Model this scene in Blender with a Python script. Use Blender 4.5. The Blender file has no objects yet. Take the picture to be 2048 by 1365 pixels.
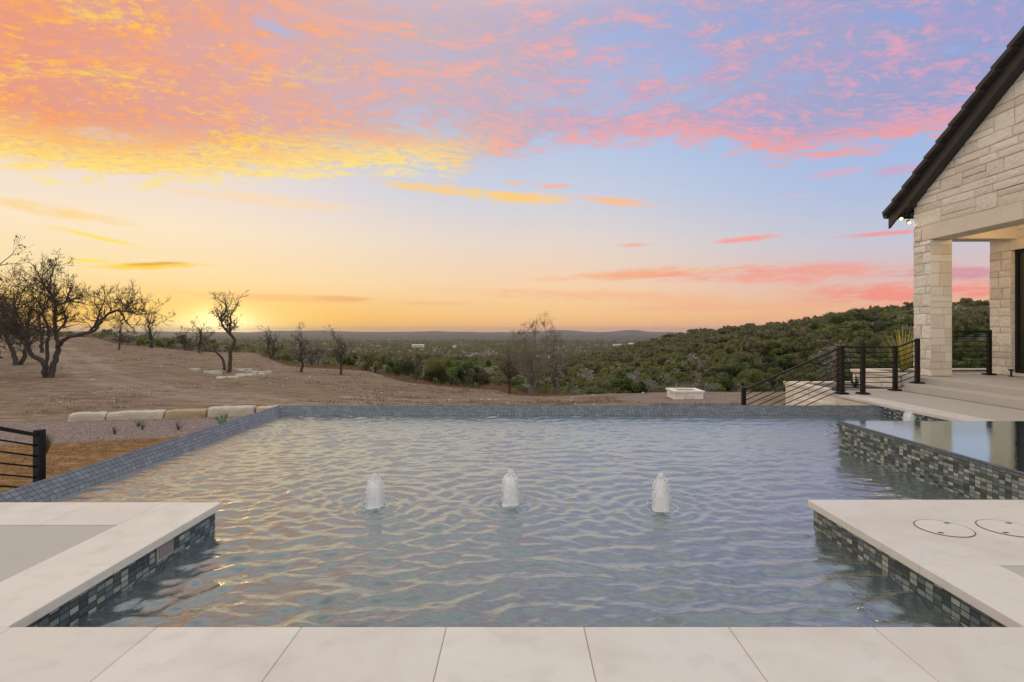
import bpy, math, random
import numpy as np
from mathutils import Vector
R = math.radians
scene = bpy.context.scene
COL = scene.collection
random.seed(7); rng = np.random.default_rng(7)

# ---------------------------------------------------------------- camera
H = 1.25; F = 1100.0; CX = 1035.0; CY = 661.0      # camera height; focal length and principal point in photo pixels
cam_d = bpy.data.cameras.new('camera'); cam = bpy.data.objects.new('camera', cam_d); COL.objects.link(cam)
cam.location = (0, 0, H); cam.rotation_euler = (R(90), 0, 0)
cam_d.sensor_width = 36; cam_d.lens = F/2048*36
cam_d.shift_x = -(CX-1024)/2048; cam_d.shift_y = -(682.5-CY)/2048
cam_d.clip_start = 0.05; cam_d.clip_end = 60000
scene.camera = cam
scene.view_settings.view_transform = 'Standard'; scene.view_settings.look = 'None'
scene.view_settings.exposure = 0.0; scene.view_settings.gamma = 1
scene.cycles.max_bounces = 6; scene.cycles.transparent_max_bounces = 8
scene.cycles.volume_bounces = 0

def lin(c):
    c = [v/255 for v in c]
    return [((v+.055)/1.055)**2.4 if v > .04045 else v/12.92 for v in c]

# ---------------------------------------------------------------- node expressions
class E:
    def __init__(s, nt, sock): s.nt = nt; s.s = sock
    def __add__(s, o): return m_(s.nt, 'ADD', s, o)
    def __radd__(s, o): return m_(s.nt, 'ADD', o, s)
    def __sub__(s, o): return m_(s.nt, 'SUBTRACT', s, o)
    def __rsub__(s, o): return m_(s.nt, 'SUBTRACT', o, s)
    def __mul__(s, o): return m_(s.nt, 'MULTIPLY', s, o)
    def __rmul__(s, o): return m_(s.nt, 'MULTIPLY', o, s)
    def __truediv__(s, o): return m_(s.nt, 'DIVIDE', s, o)
    def __rtruediv__(s, o): return m_(s.nt, 'DIVIDE', o, s)
def put(nt, inp, v):
    if isinstance(v, E): nt.links.new(v.s, inp)
    elif hasattr(v, 'is_output'): nt.links.new(v, inp)
    elif isinstance(v, (tuple, list)) and len(v) == 3 and inp.type == 'RGBA': inp.default_value = (*v, 1)
    else: inp.default_value = v
def m_(nt, op, a, b=None, c=None):
    n = nt.nodes.new('ShaderNodeMath'); n.operation = op
    put(nt, n.inputs[0], a)
    if b is not None: put(nt, n.inputs[1], b)
    if c is not None: put(nt, n.inputs[2], c)
    return E(nt, n.outputs[0])
def smooth(nt, x, lo, hi, a=0.0, b=1.0, kind='SMOOTHSTEP'):
    n = nt.nodes.new('ShaderNodeMapRange'); n.interpolation_type = kind
    put(nt, n.inputs['Value'], x)
    for k, v in (('From Min', lo), ('From Max', hi), ('To Min', a), ('To Max', b)): put(nt, n.inputs[k], v)
    return E(nt, n.outputs['Result'])
def noise(nt, vec, scale, detail=4, rough=.5, dist=0.0, color=False):
    n = nt.nodes.new('ShaderNodeTexNoise'); put(nt, n.inputs['Vector'], vec)
    n.inputs['Scale'].default_value = scale; n.inputs['Detail'].default_value = detail
    n.inputs['Roughness'].default_value = rough; n.inputs['Distortion'].default_value = dist
    return E(nt, n.outputs['Color' if color else 'Fac'])
def voro(nt, vec, scale, feature='F1', out='Distance'):
    n = nt.nodes.new('ShaderNodeTexVoronoi'); n.feature = feature; put(nt, n.inputs['Vector'], vec)
    n.inputs['Scale'].default_value = scale
    return E(nt, n.outputs[out])
def mixc(nt, fac, a, b, blend='MIX'):
    n = nt.nodes.new('ShaderNodeMix'); n.data_type = 'RGBA'; n.blend_type = blend
    put(nt, n.inputs[0], fac); put(nt, n.inputs[6], a); put(nt, n.inputs[7], b)
    return E(nt, n.outputs[2])
def comb(nt, x, y, z=0.0):
    n = nt.nodes.new('ShaderNodeCombineXYZ')
    for i, v in enumerate((x, y, z)): put(nt, n.inputs[i], v)
    return E(nt, n.outputs[0])
def sep(nt, v):
    n = nt.nodes.new('ShaderNodeSeparateXYZ'); put(nt, n.inputs[0], v)
    return [E(nt, o) for o in n.outputs]
def ramp(nt, x, stops, interp='LINEAR'):
    n = nt.nodes.new('ShaderNodeValToRGB'); cr = n.color_ramp; cr.interpolation = interp
    put(nt, n.inputs[0], x)
    while len(cr.elements) < len(stops): cr.elements.new(0.5)
    for e, (p, c) in zip(cr.elements, stops): e.position = p; e.color = (*c, 1)
    return E(nt, n.outputs[0])
def attr(nt, name, out='Fac'):
    n = nt.nodes.new('ShaderNodeAttribute'); n.attribute_name = name
    return E(nt, n.outputs[out])
def tc(nt, out='Object'):
    n = nt.nodes.new('ShaderNodeTexCoord'); return E(nt, n.outputs[out])
def vmul(nt, v, s):
    n = nt.nodes.new('ShaderNodeVectorMath'); n.operation = 'MULTIPLY'; put(nt, n.inputs[0], v); n.inputs[1].default_value = s
    return E(nt, n.outputs[0])
def bump(nt, h, strength, dist, normal=None):
    n = nt.nodes.new('ShaderNodeBump'); put(nt, n.inputs['Height'], h)
    n.inputs['Strength'].default_value = strength; n.inputs['Distance'].default_value = dist
    if normal is not None: put(nt, n.inputs['Normal'], normal)
    return E(nt, n.outputs[0])

# ---------------------------------------------------------------- sky
SUN_AZ = math.atan((440-CX)/F)          # the sun stands on the horizon, left of the view's middle
world = bpy.data.worlds.new('World'); scene.world = world; world.use_nodes = True
wt = world.node_tree; wt.nodes.clear()
out = wt.nodes.new('ShaderNodeOutputWorld'); bg = wt.nodes.new('ShaderNodeBackground')
wt.links.new(bg.outputs[0], out.inputs[0])
def build_sky(nt):
    g = tc(nt, 'Generated'); x, y, z = sep(nt, g)
    r = m_(nt, 'SQRT', x*x + y*y); az = m_(nt, 'ARCTAN2', x, y)
    t = z/m_(nt, 'MAXIMUM', r, .02)
    tt = m_(nt, 'MULTIPLY', t, 1/0.8)
    L = lin
    def st(v): return v/0.8
    left = ramp(nt, tt, [(0, L((250, 176, 76))), (st(.03), L((254, 202, 106))), (st(.08), L((254, 226, 168))), (st(.16), L((252, 231, 200))),
                         (st(.25), L((236, 222, 216))), (st(.36), L((206, 202, 216))), (st(.5), L((175, 185, 222))), (1, L((150, 168, 212)))])
    midd = ramp(nt, tt, [(0, L((249, 184, 122))), (st(.03), L((251, 202, 138))), (st(.08), L((250, 212, 172))), (st(.16), L((232, 216, 204))),
                         (st(.25), L((204, 209, 224))), (st(.34), L((184, 200, 228))), (st(.5), L((170, 184, 222))), (1, L((140, 162, 212)))])
    right = ramp(nt, tt, [(0, L((236, 170, 132))), (st(.03), L((240, 184, 142))), (st(.08), L((222, 190, 186))), (st(.14), L((196, 198, 214))),
                          (st(.22), L((172, 190, 224))), (st(.32), L((155, 184, 228))), (st(.5), L((136, 164, 218))), (1, L((110, 146, 208)))])
    c = mixc(nt, smooth(nt, az, -.62, .02), left, midd)
    c = mixc(nt, smooth(nt, az, .0, .66), c, right)
    # band and glow round the sun
    da = (az - SUN_AZ)
    gl = m_(nt, 'EXPONENT', (da*da*(1/.09) + t*t*(1/.0016))*-1.0)
    c = mixc(nt, gl*.75, c, L((255, 200, 82)))
    gl2 = m_(nt, 'EXPONENT', (da*da*(1/.016) + t*t*(1/.0022))*-1.0)
    c = mixc(nt, gl2*.95, c, (1.15, .86, .30))
    gl3 = m_(nt, 'EXPONENT', (da*da*(1/.0022) + t*t*(1/.0007))*-1.0)
    c = mixc(nt, gl3, c, (2.2, 1.75, .8))
    # streaks of cloud placed by direction
    wz = m_(nt, 'MAXIMUM', z, 0.0) + .075
    P = comb(nt, x/wz, y/wz, 0.0)
    nA = noise(nt, comb(nt, az*7.0, t*32.0, 0.0), 1.0, 5, .62)
    nB = noise(nt, comb(nt, az*30.0, t*150.0, 3.0), 1.0, 4, .62)
    wob = (nA-.5)*1.5 + (nB-.5)*1.0
    S = [ # px, py, half width, half height, slope, colour, alpha
        (960, 388, 215, 15, .09, (255, 206, 120), .95), (1235, 403, 105, 11, .13, (252, 190, 146), .9),
        (1104, 373, 42, 6, -.02, (250, 180, 150), .8), (1030, 366, 34, 6, 0, (250, 190, 150), .7),
        (520, 400, 230, 15, .02, (255, 218, 168), .6), (90, 420, 200, 14, .05, (255, 214, 136), .75),
        (300, 533, 125, 7, -.07, (252, 214, 70), .95), (315, 528, 60, 4, -.09, (236, 168, 76), .9), (170, 522, 60, 4, -.05, (255, 228, 80), .8),
        (190, 474, 110, 5, .14, (255, 226, 90), .85), (1300, 548, 250, 11, -.03, (248, 178, 130), .8),
        (1560, 548, 330, 24, .03, (244, 158, 140), .8), (1840, 588, 300, 34, .02, (244, 146, 132), .9), (1930, 548, 200, 16, .03, (206, 140, 160), .7),
        (1495, 478, 72, 7, -.04, (250, 160, 150), .9), (1270, 490, 42, 5, 0, (250, 172, 150), .8), (1775, 467, 110, 6, 0, (246, 150, 148), .85),
        (1660, 310, 62, 7, -.03, (246, 160, 160), .8), (1670, 347, 70, 8, -.05, (222, 172, 190), .7), (1805, 338, 60, 13, 0, (214, 160, 190), .6),
        (1590, 392, 60, 5, .03, (216, 188, 204), .5), (690, 598, 60, 6, 0, (238, 168, 124), .7), (560, 596, 240, 9, .02, (246, 190, 120), .55),
        (1180, 592, 330, 13, .04, (248, 180, 130), .5), (1450, 615, 300, 10, 0, (246, 176, 140), .5), (870, 607, 110, 6, 0, (244, 184, 130), .5)]
    for px, py, hw, hh, sl, colr, al in S:
        u = (px-CX)/F; v = (CY-py)/F; q = math.sqrt(1+u*u)
        a0 = math.atan(u); t0 = v/q; ha = hw/F/(1+u*u); ht = hh/F/q
        slope = -sl*q*(1/1.0)
        dx = (az - a0); dy = (t - t0 - dx*slope)*(1/ht); dx = dx*(1/ha)
        dd = m_(nt, 'SQRT', dx*dx + dy*dy)
        a = smooth(nt, dd - wob, .25, 1.15, al, 0.0)
        if hh > 11: a = a*smooth(nt, nA*.5+nB*.5, .36, .54, .25, 1)
        c = mixc(nt, a, c, L(colr))
    # the big cloud deck overhead
    warp = noise(nt, P, 1.6, 3, .5, color=True)
    n = nt.nodes.new('ShaderNodeVectorMath'); n.operation = 'MULTIPLY_ADD'
    put(nt, n.inputs[0], warp); n.inputs[1].default_value = (.35, .35, 0); put(nt, n.inputs[2], P)
    Pw = E(nt, n.outputs[0])
    rot = nt.nodes.new('ShaderNodeMapping'); rot.inputs['Rotation'].default_value = (0, 0, R(-22)); rot.inputs['Scale'].default_value = (1.0, 1.45, 1)
    put(nt, rot.inputs['Vector'], Pw); Pr = E(nt, rot.outputs[0])
    big = noise(nt, Pr, 1.5, 4, .55)
    mid = noise(nt, Pr, 5.2, 6, .64, .12)
    fine = noise(nt, Pr, 18.0, 7, .74, .15)
    edge = smooth(nt, az, -.72, -.12, .205, .275) + smooth(nt, az, -.15, .12, 0, .05) - smooth(nt, az, .25, .5, 0, .055)
    h = t - edge + (mid-.5)*.13 + (fine-.5)*.05
    cov = smooth(nt, h, .0, .035)
    gapy = smooth(nt, big*.45 + mid*.42 + fine*.18 + smooth(nt, az, -.6, -.1, .09, .0) + smooth(nt, az, .0, .5, .0, .015), .41, .56)
    low = smooth(nt, t-edge, .02, .10, 1.0, 0.0)
    gapn = m_(nt, 'MAXIMUM', gapy, low*.8)
    cov = cov*m_(nt, 'MINIMUM', gapn + .16, 1.0)
    # colours by direction: yellow-orange near the sun, pink, then lavender
    lit = ramp(nt, smooth(nt, az, -.75, .75, kind='LINEAR'), [(0, L((252, 166, 98))), (.25, L((250, 172, 126))), (.42, L((243, 174, 158))), (.60, L((236, 170, 174))), (1, L((214, 162, 190)))])
    shd = ramp(nt, smooth(nt, az, -.75, .75, kind='LINEAR'), [(0, L((232, 156, 130))), (.22, L((220, 170, 164))), (.38, L((200, 180, 188))), (.60, L((182, 174, 200))), (1, L((148, 160, 206)))])
    b = smooth(nt, mid*.45 + fine*.55 + low*.06 - smooth(nt, az, -.6, .1, 0, .02), .455, .60)
    cl = mixc(nt, b, shd, lit)
    yel = smooth(nt, fine*.5 + big*.5, .5, .62)*smooth(nt, az, -.5, -.18, 1, 0)*.85
    cl = mixc(nt, yel, cl, L((255, 208, 80)))
    cl = mixc(nt, smooth(nt, noise(nt, Pr, 4.2, 6, .66, .1), .46, .60)*smooth(nt, t, .28, .42)*smooth(nt, az, -.6, -.2, .12, .5), cl, mixc(nt, smooth(nt, az, -.3, .6), L((200, 178, 198)), L((164, 160, 206))))
    rim = smooth(nt, t-edge + (fine-.5)*.05 + (mid-.5)*.11, .02, .105, 1, 0)*smooth(nt, az, -.2, .02, 1, .0)*smooth(nt, fine*.6+mid*.4, .38, .56, .35, 1)
    cl = mixc(nt, rim*.95, cl, L((255, 232, 134)))
    rim2 = smooth(nt, t-edge + (mid-.5)*.05, .01, .06, 1, 0)*smooth(nt, az, .1, .3)
    cl = mixc(nt, rim2*.7, cl, L((250, 158, 144)))
    dens = smooth(nt, t, .6, 2.0, 1.0, .55)
    c = mixc(nt, cov*dens, c, cl)
    # sky overhead and behind the viewer, mostly unseen, brightened to light deck and water
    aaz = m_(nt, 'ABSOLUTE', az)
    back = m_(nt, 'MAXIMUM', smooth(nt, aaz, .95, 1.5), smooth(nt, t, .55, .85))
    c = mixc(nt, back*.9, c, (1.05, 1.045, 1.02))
    # below the horizon
    c = mixc(nt, smooth(nt, z, -.03, -.002, 1, 0), c, (.12, .10, .09))
    return c
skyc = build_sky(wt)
ns = wt.nodes.new('ShaderNodeTexSky'); ns.sky_type = 'NISHITA'; ns.sun_disc = False
ns.sun_elevation = R(1.2); ns.sun_rotation = SUN_AZ
nsm = wt.nodes.new('ShaderNodeMix'); nsm.data_type = 'RGBA'; nsm.blend_type = 'ADD'; nsm.inputs[0].default_value = .002
wt.links.new(skyc.s, nsm.inputs[6]); wt.links.new(ns.outputs[0], nsm.inputs[7])
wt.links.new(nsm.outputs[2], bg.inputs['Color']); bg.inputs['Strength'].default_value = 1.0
world.cycles.sampling_method = 'MANUAL'; world.cycles.sample_map_resolution = 512

sl = bpy.data.lights.new('sun', 'SUN'); sun = bpy.data.objects.new('sun', sl); COL.objects.link(sun)
sl.energy = .15; sl.angle = R(4.0); sl.color = (1, .55, .22)
sd = Vector((math.sin(SUN_AZ)*math.cos(R(1.2)), math.cos(SUN_AZ)*math.cos(R(1.2)), math.sin(R(1.2))))
sun.rotation_euler = (-sd).to_track_quat('-Z', 'Y').to_euler()

# ---------------------------------------------------------------- mesh helpers
class MB:
    def __init__(s): s.v = []; s.f = []; s.t = []; s.uv = []; s.mi = []
    def face(s, pts, tint=.5, uv=None, mi=0):
        i = len(s.v); s.v += [tuple(p) for p in pts]; s.t += [tint]*len(pts); s.f.append(tuple(range(i, i+len(pts))))
        s.uv.append(uv if uv is not None else [(0, 0)]*len(pts)); s.mi.append(mi)
    def box(s, x0, x1, y0, y1, z0, z1, tint=.5, b=0.0, mi=0):
        if b <= 0:
            P = lambda X, Y, Z: (X, Y, Z)
            q = [[(x0,y0,z0),(x0,y1,z0),(x1,y1,z0),(x1,y0,z0)], [(x0,y0,z1),(x1,y0,z1),(x1,y1,z1),(x0,y1,z1)],
                 [(x0,y0,z0),(x1,y0,z0),(x1,y0,z1),(x0,y0,z1)], [(x1,y1,z0),(x0,y1,z0),(x0,y1,z1),(x1,y1,z1)],
                 [(x0,y1,z0),(x0,y0,z0),(x0,y0,z1),(x0,y1,z1)], [(x1,y0,z0),(x1,y1,z0),(x1,y1,z1),(x1,y0,z1)]]
            for k, f in enumerate(q):
                if k < 2: uv = [(p[0], p[1]) for p in f]
                elif k < 4: uv = [(p[0], p[2]) for p in f]
                else: uv = [(p[1], p[2]) for p in f]
                s.face(f, tint, uv, mi)
        else:
            c = ((x0+x1)/2, (y0+y1)/2, (z0+z1)/2); h = ((x1-x0)/2, (y1-y0)/2, (z1-z0)/2)
            s.bevbox(c, (1,0,0), (0,1,0), (0,0,1), h, b, tint, mi)
    def bevbox(s, c, ax, ay, az, h, b, tint=.5, mi=0, jit=0.0, rnd=random):
        """box with chamfered edges, any axes"""
        c = Vector(c); A = [Vector(ax), Vector(ay), Vector(az)]
        i0 = len(s.v); idx = {}
        for sx in (-1, 1):
            for sy in (-1, 1):
                for sz in (-1, 1):
                    sg = (sx, sy, sz)
                    J = [rnd.uniform(-jit, jit) for _ in range(3)]
                    for k in range(3):
                        p = c.copy()
                        for a in range(3):
                            e = h[a] if a == k else max(h[a]-b, h[a]*.2)
                            p += A[a]*(sg[a]*e + J[a])
                        idx[(sg, k)] = len(s.v); s.v.append(tuple(p)); s.t.append(tint)
        def add(lst):
            s.f.append(tuple(lst)); s.uv.append([(0, 0)]*len(lst)); s.mi.append(mi)
        for k in range(3):
            a, bb = [q for q in range(3) if q != k]
            for sg in (-1, 1):
                order = [(-1,-1),(1,-1),(1,1),(-1,1)]
                if (sg > 0) != (k != 1): order = order[::-1]
                fl = []
                for u, v in order:
                    q = [0, 0, 0]; q[k] = sg; q[a] = u; q[bb] = v
                    fl.append(idx[(tuple(q), k)])
                add(fl)
        for a in range(3):
            k1, k2 = [q for q in range(3) if q != a]
            for s1 in (-1, 1):
                for s2 in (-1, 1):
                    q0 = [0,0,0]; q0[k1] = s1; q0[k2] = s2; q0[a] = -1
                    q1 = list(q0); q1[a] = 1
                    add([idx[(tuple(q0), k1)], idx[(tuple(q1), k1)], idx[(tuple(q1), k2)], idx[(tuple(q0), k2)]])
        for sx in (-1, 1):
            for sy in (-1, 1):
                for sz in (-1, 1):
                    add([idx[((sx,sy,sz), k)] for k in range(3)])
    def tube(s, pts, rad, k=6, tint=.5, cap=True, mi=0):
        pts = [Vector(p) for p in pts]; n = len(pts)
        if not hasattr(rad, '__len__'): rad = [rad]*n
        i0 = len(s.v); up = Vector((0, 0, 1)); prev = None
        for i, p in enumerate(pts):
            d = (pts[min(i+1, n-1)] - pts[max(i-1, 0)])
            if d.length < 1e-9: d = Vector((0, 0, 1))
            d.normalize()
            if prev is None:
                a = d.cross(up) if abs(d.z) < .95 else d.cross(Vector((1, 0, 0)))
            else: a = prev - d*prev.dot(d)
            if a.length < 1e-6: a = d.cross(Vector((1, 0, 0)))
            a.normalize(); prev = a; b = d.cross(a)
            for j in range(k):
                w = 2*math.pi*j/k
                q = p + (a*math.cos(w) + b*math.sin(w))*rad[i]
                s.v.append(tuple(q)); s.t.append(tint)
        for i in range(n-1):
            for j in range(k):
                s.f.append((i0+i*k+j, i0+i*k+(j+1) % k, i0+(i+1)*k+(j+1) % k, i0+(i+1)*k+j)); s.uv.append([(0,0)]*4); s.mi.append(mi)
        if cap and k > 2:
            s.f.append(tuple(range(i0, i0+k))[::-1]); s.uv.append([(0,0)]*k); s.mi.append(mi)
            s.f.append(tuple(range(i0+(n-1)*k, i0+n*k))); s.uv.append([(0,0)]*k); s.mi.append(mi)
    def build(s, name, mat, parent=None, smoothf=False, recalc=False):
        me = bpy.data.meshes.new(name); me.from_pydata(s.v, [], s.f)
        mats = mat if isinstance(mat, (list, tuple)) else [mat]
        for m in mats: me.materials.append(m)
        if len(mats) > 1: me.polygons.foreach_set('material_index', s.mi)
        a = me.attributes.new('tint', 'FLOAT', 'POINT'); a.data.foreach_set('value', s.t)
        uvl = me.uv_layers.new(name='UVMap'); flat = [c for u in s.uv for p in u for c in p]; uvl.data.foreach_set('uv', flat)
        if smoothf: me.polygons.foreach_set('use_smooth', [True]*len(me.polygons))
        me.update()
        if recalc:
            import bmesh
            bm = bmesh.new(); bm.from_mesh(me); bmesh.ops.recalc_face_normals(bm, faces=bm.faces); bm.to_mesh(me); bm.free()
        o = bpy.data.objects.new(name, me); COL.objects.link(o)
        if parent is not None: o.parent = parent
        return o
def np_mesh(name, V, Q, mat, parent=None, tint=None, mi=None, smoothf=False, attrs=None):
    """mesh from numpy arrays, Q = faces with equal corner counts"""
    me = bpy.data.meshes.new(name); nf, k = Q.shape
    me.vertices.add(len(V)); me.vertices.foreach_set('co', V.astype(np.float32).ravel())
    me.loops.add(nf*k); me.loops.foreach_set('vertex_index', Q.astype(np.int32).ravel())
    me.polygons.add(nf); me.polygons.foreach_set('loop_start', np.arange(0, nf*k, k, dtype=np.int32)); me.polygons.foreach_set('loop_total', np.full(nf, k, dtype=np.int32))
    for m in (mat if isinstance(mat, (list, tuple)) else [mat]): me.materials.append(m)
    if mi is not None: me.polygons.foreach_set('material_index', mi.astype(np.int32))
    if smoothf: me.polygons.foreach_set('use_smooth', np.ones(nf, dtype=bool))
    A = dict(attrs or {})
    if tint is not None: A['tint'] = tint
    for nme, arr in A.items():
        a = me.attributes.new(nme, 'FLOAT', 'POINT'); a.data.foreach_set('value', arr.astype(np.float32))
    me.update(calc_edges=True); me.validate()
    o = bpy.data.objects.new(name, me); COL.objects.link(o)
    if parent is not None: o.parent = parent
    return o
def tag(o, label=None, cat=None, group=None, kind=None):
    if label: o['label'] = label
    if cat: o['category'] = cat
    if group: o['group'] = group
    if kind: o['kind'] = kind
    return o
def empty(name, loc=(0, 0, 0), rz=0, label=None, cat=None, group=None):
    o = bpy.data.objects.new(name, None); COL.objects.link(o); o.location = loc; o.rotation_euler = (0, 0, rz)
    return tag(o, label, cat, group)
def nfbm(x, y, octs=4, seed=0, gain=.5):
    """value noise in numpy, -1..1"""
    def h(i, j, s):
        n = (i.astype(np.int64)*374761393 + j.astype(np.int64)*668265263 + s*982451653) & 0xffffffff
        n = ((n ^ (n >> 13))*1274126177) & 0xffffffff
        return ((n ^ (n >> 16)) & 0xffff)/65535.0
    tot = 0; amp = 1; nrm = 0
    for o in range(octs):
        xi = np.floor(x); yi = np.floor(y); fx = x-xi; fy = y-yi
        fx = fx*fx*(3-2*fx); fy = fy*fy*(3-2*fy)
        a = h(xi, yi, seed+o); b = h(xi+1, yi, seed+o); c = h(xi, yi+1, seed+o); d = h(xi+1, yi+1, seed+o)
        tot = tot + amp*((a*(1-fx)+b*fx)*(1-fy) + (c*(1-fx)+d*fx)*fy); nrm += amp
        amp *= gain; x = x*2.03+17.1; y = y*2.03+5.3
    return tot/nrm*2-1

# ---------------------------------------------------------------- materials
def new_mat(name):
    m = bpy.data.materials.new(name); m.use_nodes = True; nt = m.node_tree
    return m, nt, nt.nodes['Principled BSDF']
def pset(nt, b, **k):
    names = dict(color='Base Color', rough='Roughness', metal='Metallic', normal='Normal', spec='Specular IOR Level', ior='IOR', emis='Emission Color', es='Emission Strength', coat='Coat Weight', sss='Subsurface Weight', alpha='Alpha', trans='Transmission Weight')
    for a, v in k.items(): put(nt, b.inputs[names[a]], v)
def limestone_mat(name, base, var, rough=.75, bs=.5, spots=True, scale=1.0):
    m, nt, b = new_mat(name); P = tc(nt)
    t = attr(nt, 'tint')
    n1 = noise(nt, P, 3.0*scale, 5, .6); n2 = noise(nt, P, 28*scale, 5, .65)
    c = mixc(nt, smooth(nt, t*.75+n1*.25, .2, .85), base, var)
    c = mixc(nt, smooth(nt, n1, .52, .72)*.35, c, [base[0]*.80, base[1]*.72, base[2]*.6])
    c = mixc(nt, smooth(nt, n2, .35, .7)*.30, c, [v*.82 for v in base])
    pset(nt, b, color=c, rough=rough, normal=bump(nt, n2*.6+noise(nt, P, 9*scale, 4, .6), bs, .02))
    return m
M_STONE = limestone_mat('limestone_blocks', (.87, .815, .72), (.71, .64, .535), .85, .8)
M_STONE_SMOOTH = limestone_mat('limestone_dressed', (.73, .66, .55), (.66, .58, .47), .8, .25)
M_MORTAR = limestone_mat('mortar', (.56, .48, .375), (.50, .43, .335), .9, .3)
def deck_mat():
    m, nt, b = new_mat('pool_coping_limestone'); P = tc(nt); t = attr(nt, 'tint')
    n1 = noise(nt, P, 1.3, 4, .6, .4); n2 = noise(nt, vmul(nt, P, (1, 1, 1)), 7, 5, .6); n3 = noise(nt, P, 120, 3, .7)
    c = mixc(nt, t, (.64, .595, .54), (.70, .655, .595))
    c = mixc(nt, smooth(nt, n1, .45, .68)*.75, c, (.59, .535, .475))
    c = mixc(nt, smooth(nt, n2, .5, .7)*.45, c, (.54, .50, .45))
    c = mixc(nt, smooth(nt, n3, .66, .76)*.35, c, (.42, .36, .30))
    pset(nt, b, color=c, rough=smooth(nt, n1, .3, .7, .42, .6), spec=.35, normal=bump(nt, n3*.4+n2, .12, .004))
    return m
M_DECK = deck_mat()
def concrete_mat():
    m, nt, b = new_mat('brushed_concrete'); P = tc(nt)
    n1 = noise(nt, P, 1.1, 5, .6, .5); n2 = noise(nt, vmul(nt, P, (4, 220, 1)), 1.0, 3, .6); n3 = noise(nt, P, 45, 4, .7)
    c = mixc(nt, n1, (.45, .415, .365), (.54, .50, .445))
    c = mixc(nt, n3*.35, c, (.34, .32, .29))
    pset(nt, b, color=c, rough=.7, normal=bump(nt, n2+n3*.5, .35, .004))
    return m
M_CONC = concrete_mat()
def tile_mat(name, stops, rough, tw=.0525, th=.0265, grout=(.028, .030, .032), spec=.5, swap=False):
    m, nt, b = new_mat(name); uv = tc(nt, 'UV')
    br = nt.nodes.new('ShaderNodeTexBrick'); put(nt, br.inputs['Vector'], uv)
    br.offset = 0; br.squash = 1; br.inputs['Scale'].default_value = 1
    br.inputs['Brick Width'].default_value = tw; br.inputs['Row Height'].default_value = th
    br.inputs['Mortar Size'].default_value = .0028; br.inputs['Mortar Smooth'].default_value = .15; br.inputs['Bias'].default_value = 0
    br.inputs['Color1'].default_value = (0, 0, 0, 1); br.inputs['Color2'].default_value = (1, 1, 1, 1); br.inputs['Mortar'].default_value = (0, 0, 0, 1)
    col = ramp(nt, E(nt, br.outputs['Color']), stops, 'CONSTANT')
    streak = noise(nt, vmul(nt, uv, (60, 500, 1)), 1, 3, .6)
    col = mixc(nt, smooth(nt, streak, .4, .7)*.35, col, mixc(nt, .5, col, (.02, .03, .03)))
    fac = E(nt, br.outputs['Fac'])
    pset(nt, b, color=mixc(nt, fac, col, grout), rough=smooth(nt, fac, 0, 1, rough, .7), spec=spec, normal=bump(nt, 1.0-fac, .5, .002))
    return m
M_TILE = tile_mat('glass_mosaic_tile', [(0, (.045, .058, .058)), (.26, (.080, .10, .10)), (.44, (.12, .155, .175)), (.58, (.22, .26, .24)), (.74, (.31, .335, .29)), (.90, (.40, .43, .39))], .15, .058, .032)
M_RIM = tile_mat('wet_rim_tile', [(0, (.115, .130, .160)), (.3, (.135, .152, .182)), (.6, (.155, .172, .20)), (.85, (.18, .195, .22))], .3, .062, .046, (.035, .04, .05), .4)
def metal_mat():
    m, nt, b = new_mat('bronze_black_powder_coat'); P = tc(nt)
    pset(nt, b, color=(.010, .0092, .009), rough=.5, spec=.3, normal=bump(nt, noise(nt, P, 300, 2, .5), .1, .001))
    return m
M_METAL = metal_mat()
def flat_mat(name, c, rough=.6, c2=None, sc=6, bs=.2, metal=0.0):
    m, nt, b = new_mat(name); P = tc(nt); n = noise(nt, P, sc, 4, .6)
    pset(nt, b, color=mixc(nt, n, c, c2 or [v*.75 for v in c]), rough=rough, metal=metal, normal=bump(nt, noise(nt, P, sc*5, 3, .6), bs, .01))
    return m
M_ROOF = flat_mat('dark_brown_roof_tile', (.055, .050, .048), .75, (.040, .037, .036), 4)
M_FASCIA = flat_mat('dark_bronze_trim', (.031, .029, .028), .55, (.027, .025, .025), 3, .05)
M_DOOR = flat_mat('black_door_paint', (.012, .011, .011), .35, (.016, .015, .014), 3, .02)
M_CEIL = flat_mat('porch_ceiling_plaster', (.60, .50, .38), .8)
M_SOIL = flat_mat('planter_soil', (.11, .08, .06), .95, (.20, .15, .12), 14, .8)
M_SHELL = flat_mat('pool_plaster', (.035, .065, .075), .6, (.03, .055, .065), 2, .1)
def foliage_mat(name, c1, c2, c3, trans=.25):
    m, nt, b = new_mat(name); t = attr(nt, 'tint')
    oi = nt.nodes.new('ShaderNodeObjectInfo'); orr = E(nt, oi.outputs['Random'])
    c = mixc(nt, smooth(nt, t, .15, .85), c1, c2); c = mixc(nt, smooth(nt, orr, .2, 1.0)*.75, c, c3)
    pset(nt, b, color=c, rough=.7, spec=.2)
    tr = nt.nodes.new('ShaderNodeBsdfTranslucent'); put(nt, tr.inputs['Color'], c)
    mx = nt.nodes.new('ShaderNodeMixShader'); mx.inputs[0].default_value = trans
    nt.links.new(b.outputs[0], mx.inputs[1]); nt.links.new(tr.outputs[0], mx.inputs[2])
    nt.links.new(mx.outputs[0], nt.nodes['Material Output'].inputs[0])
    return m
M_JUN = foliage_mat('juniper_foliage', (.030, .052, .018), (.175, .225, .065), (.20, .20, .07), .4)
M_OAK = foliage_mat('live_oak_foliage', (.060, .072, .034), (.20, .205, .095), (.20, .175, .095), .4)
M_TWIG = foliage_mat('bare_twigs', (.17, .14, .115), (.30, .255, .215), (.33, .29, .255), .2)
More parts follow.
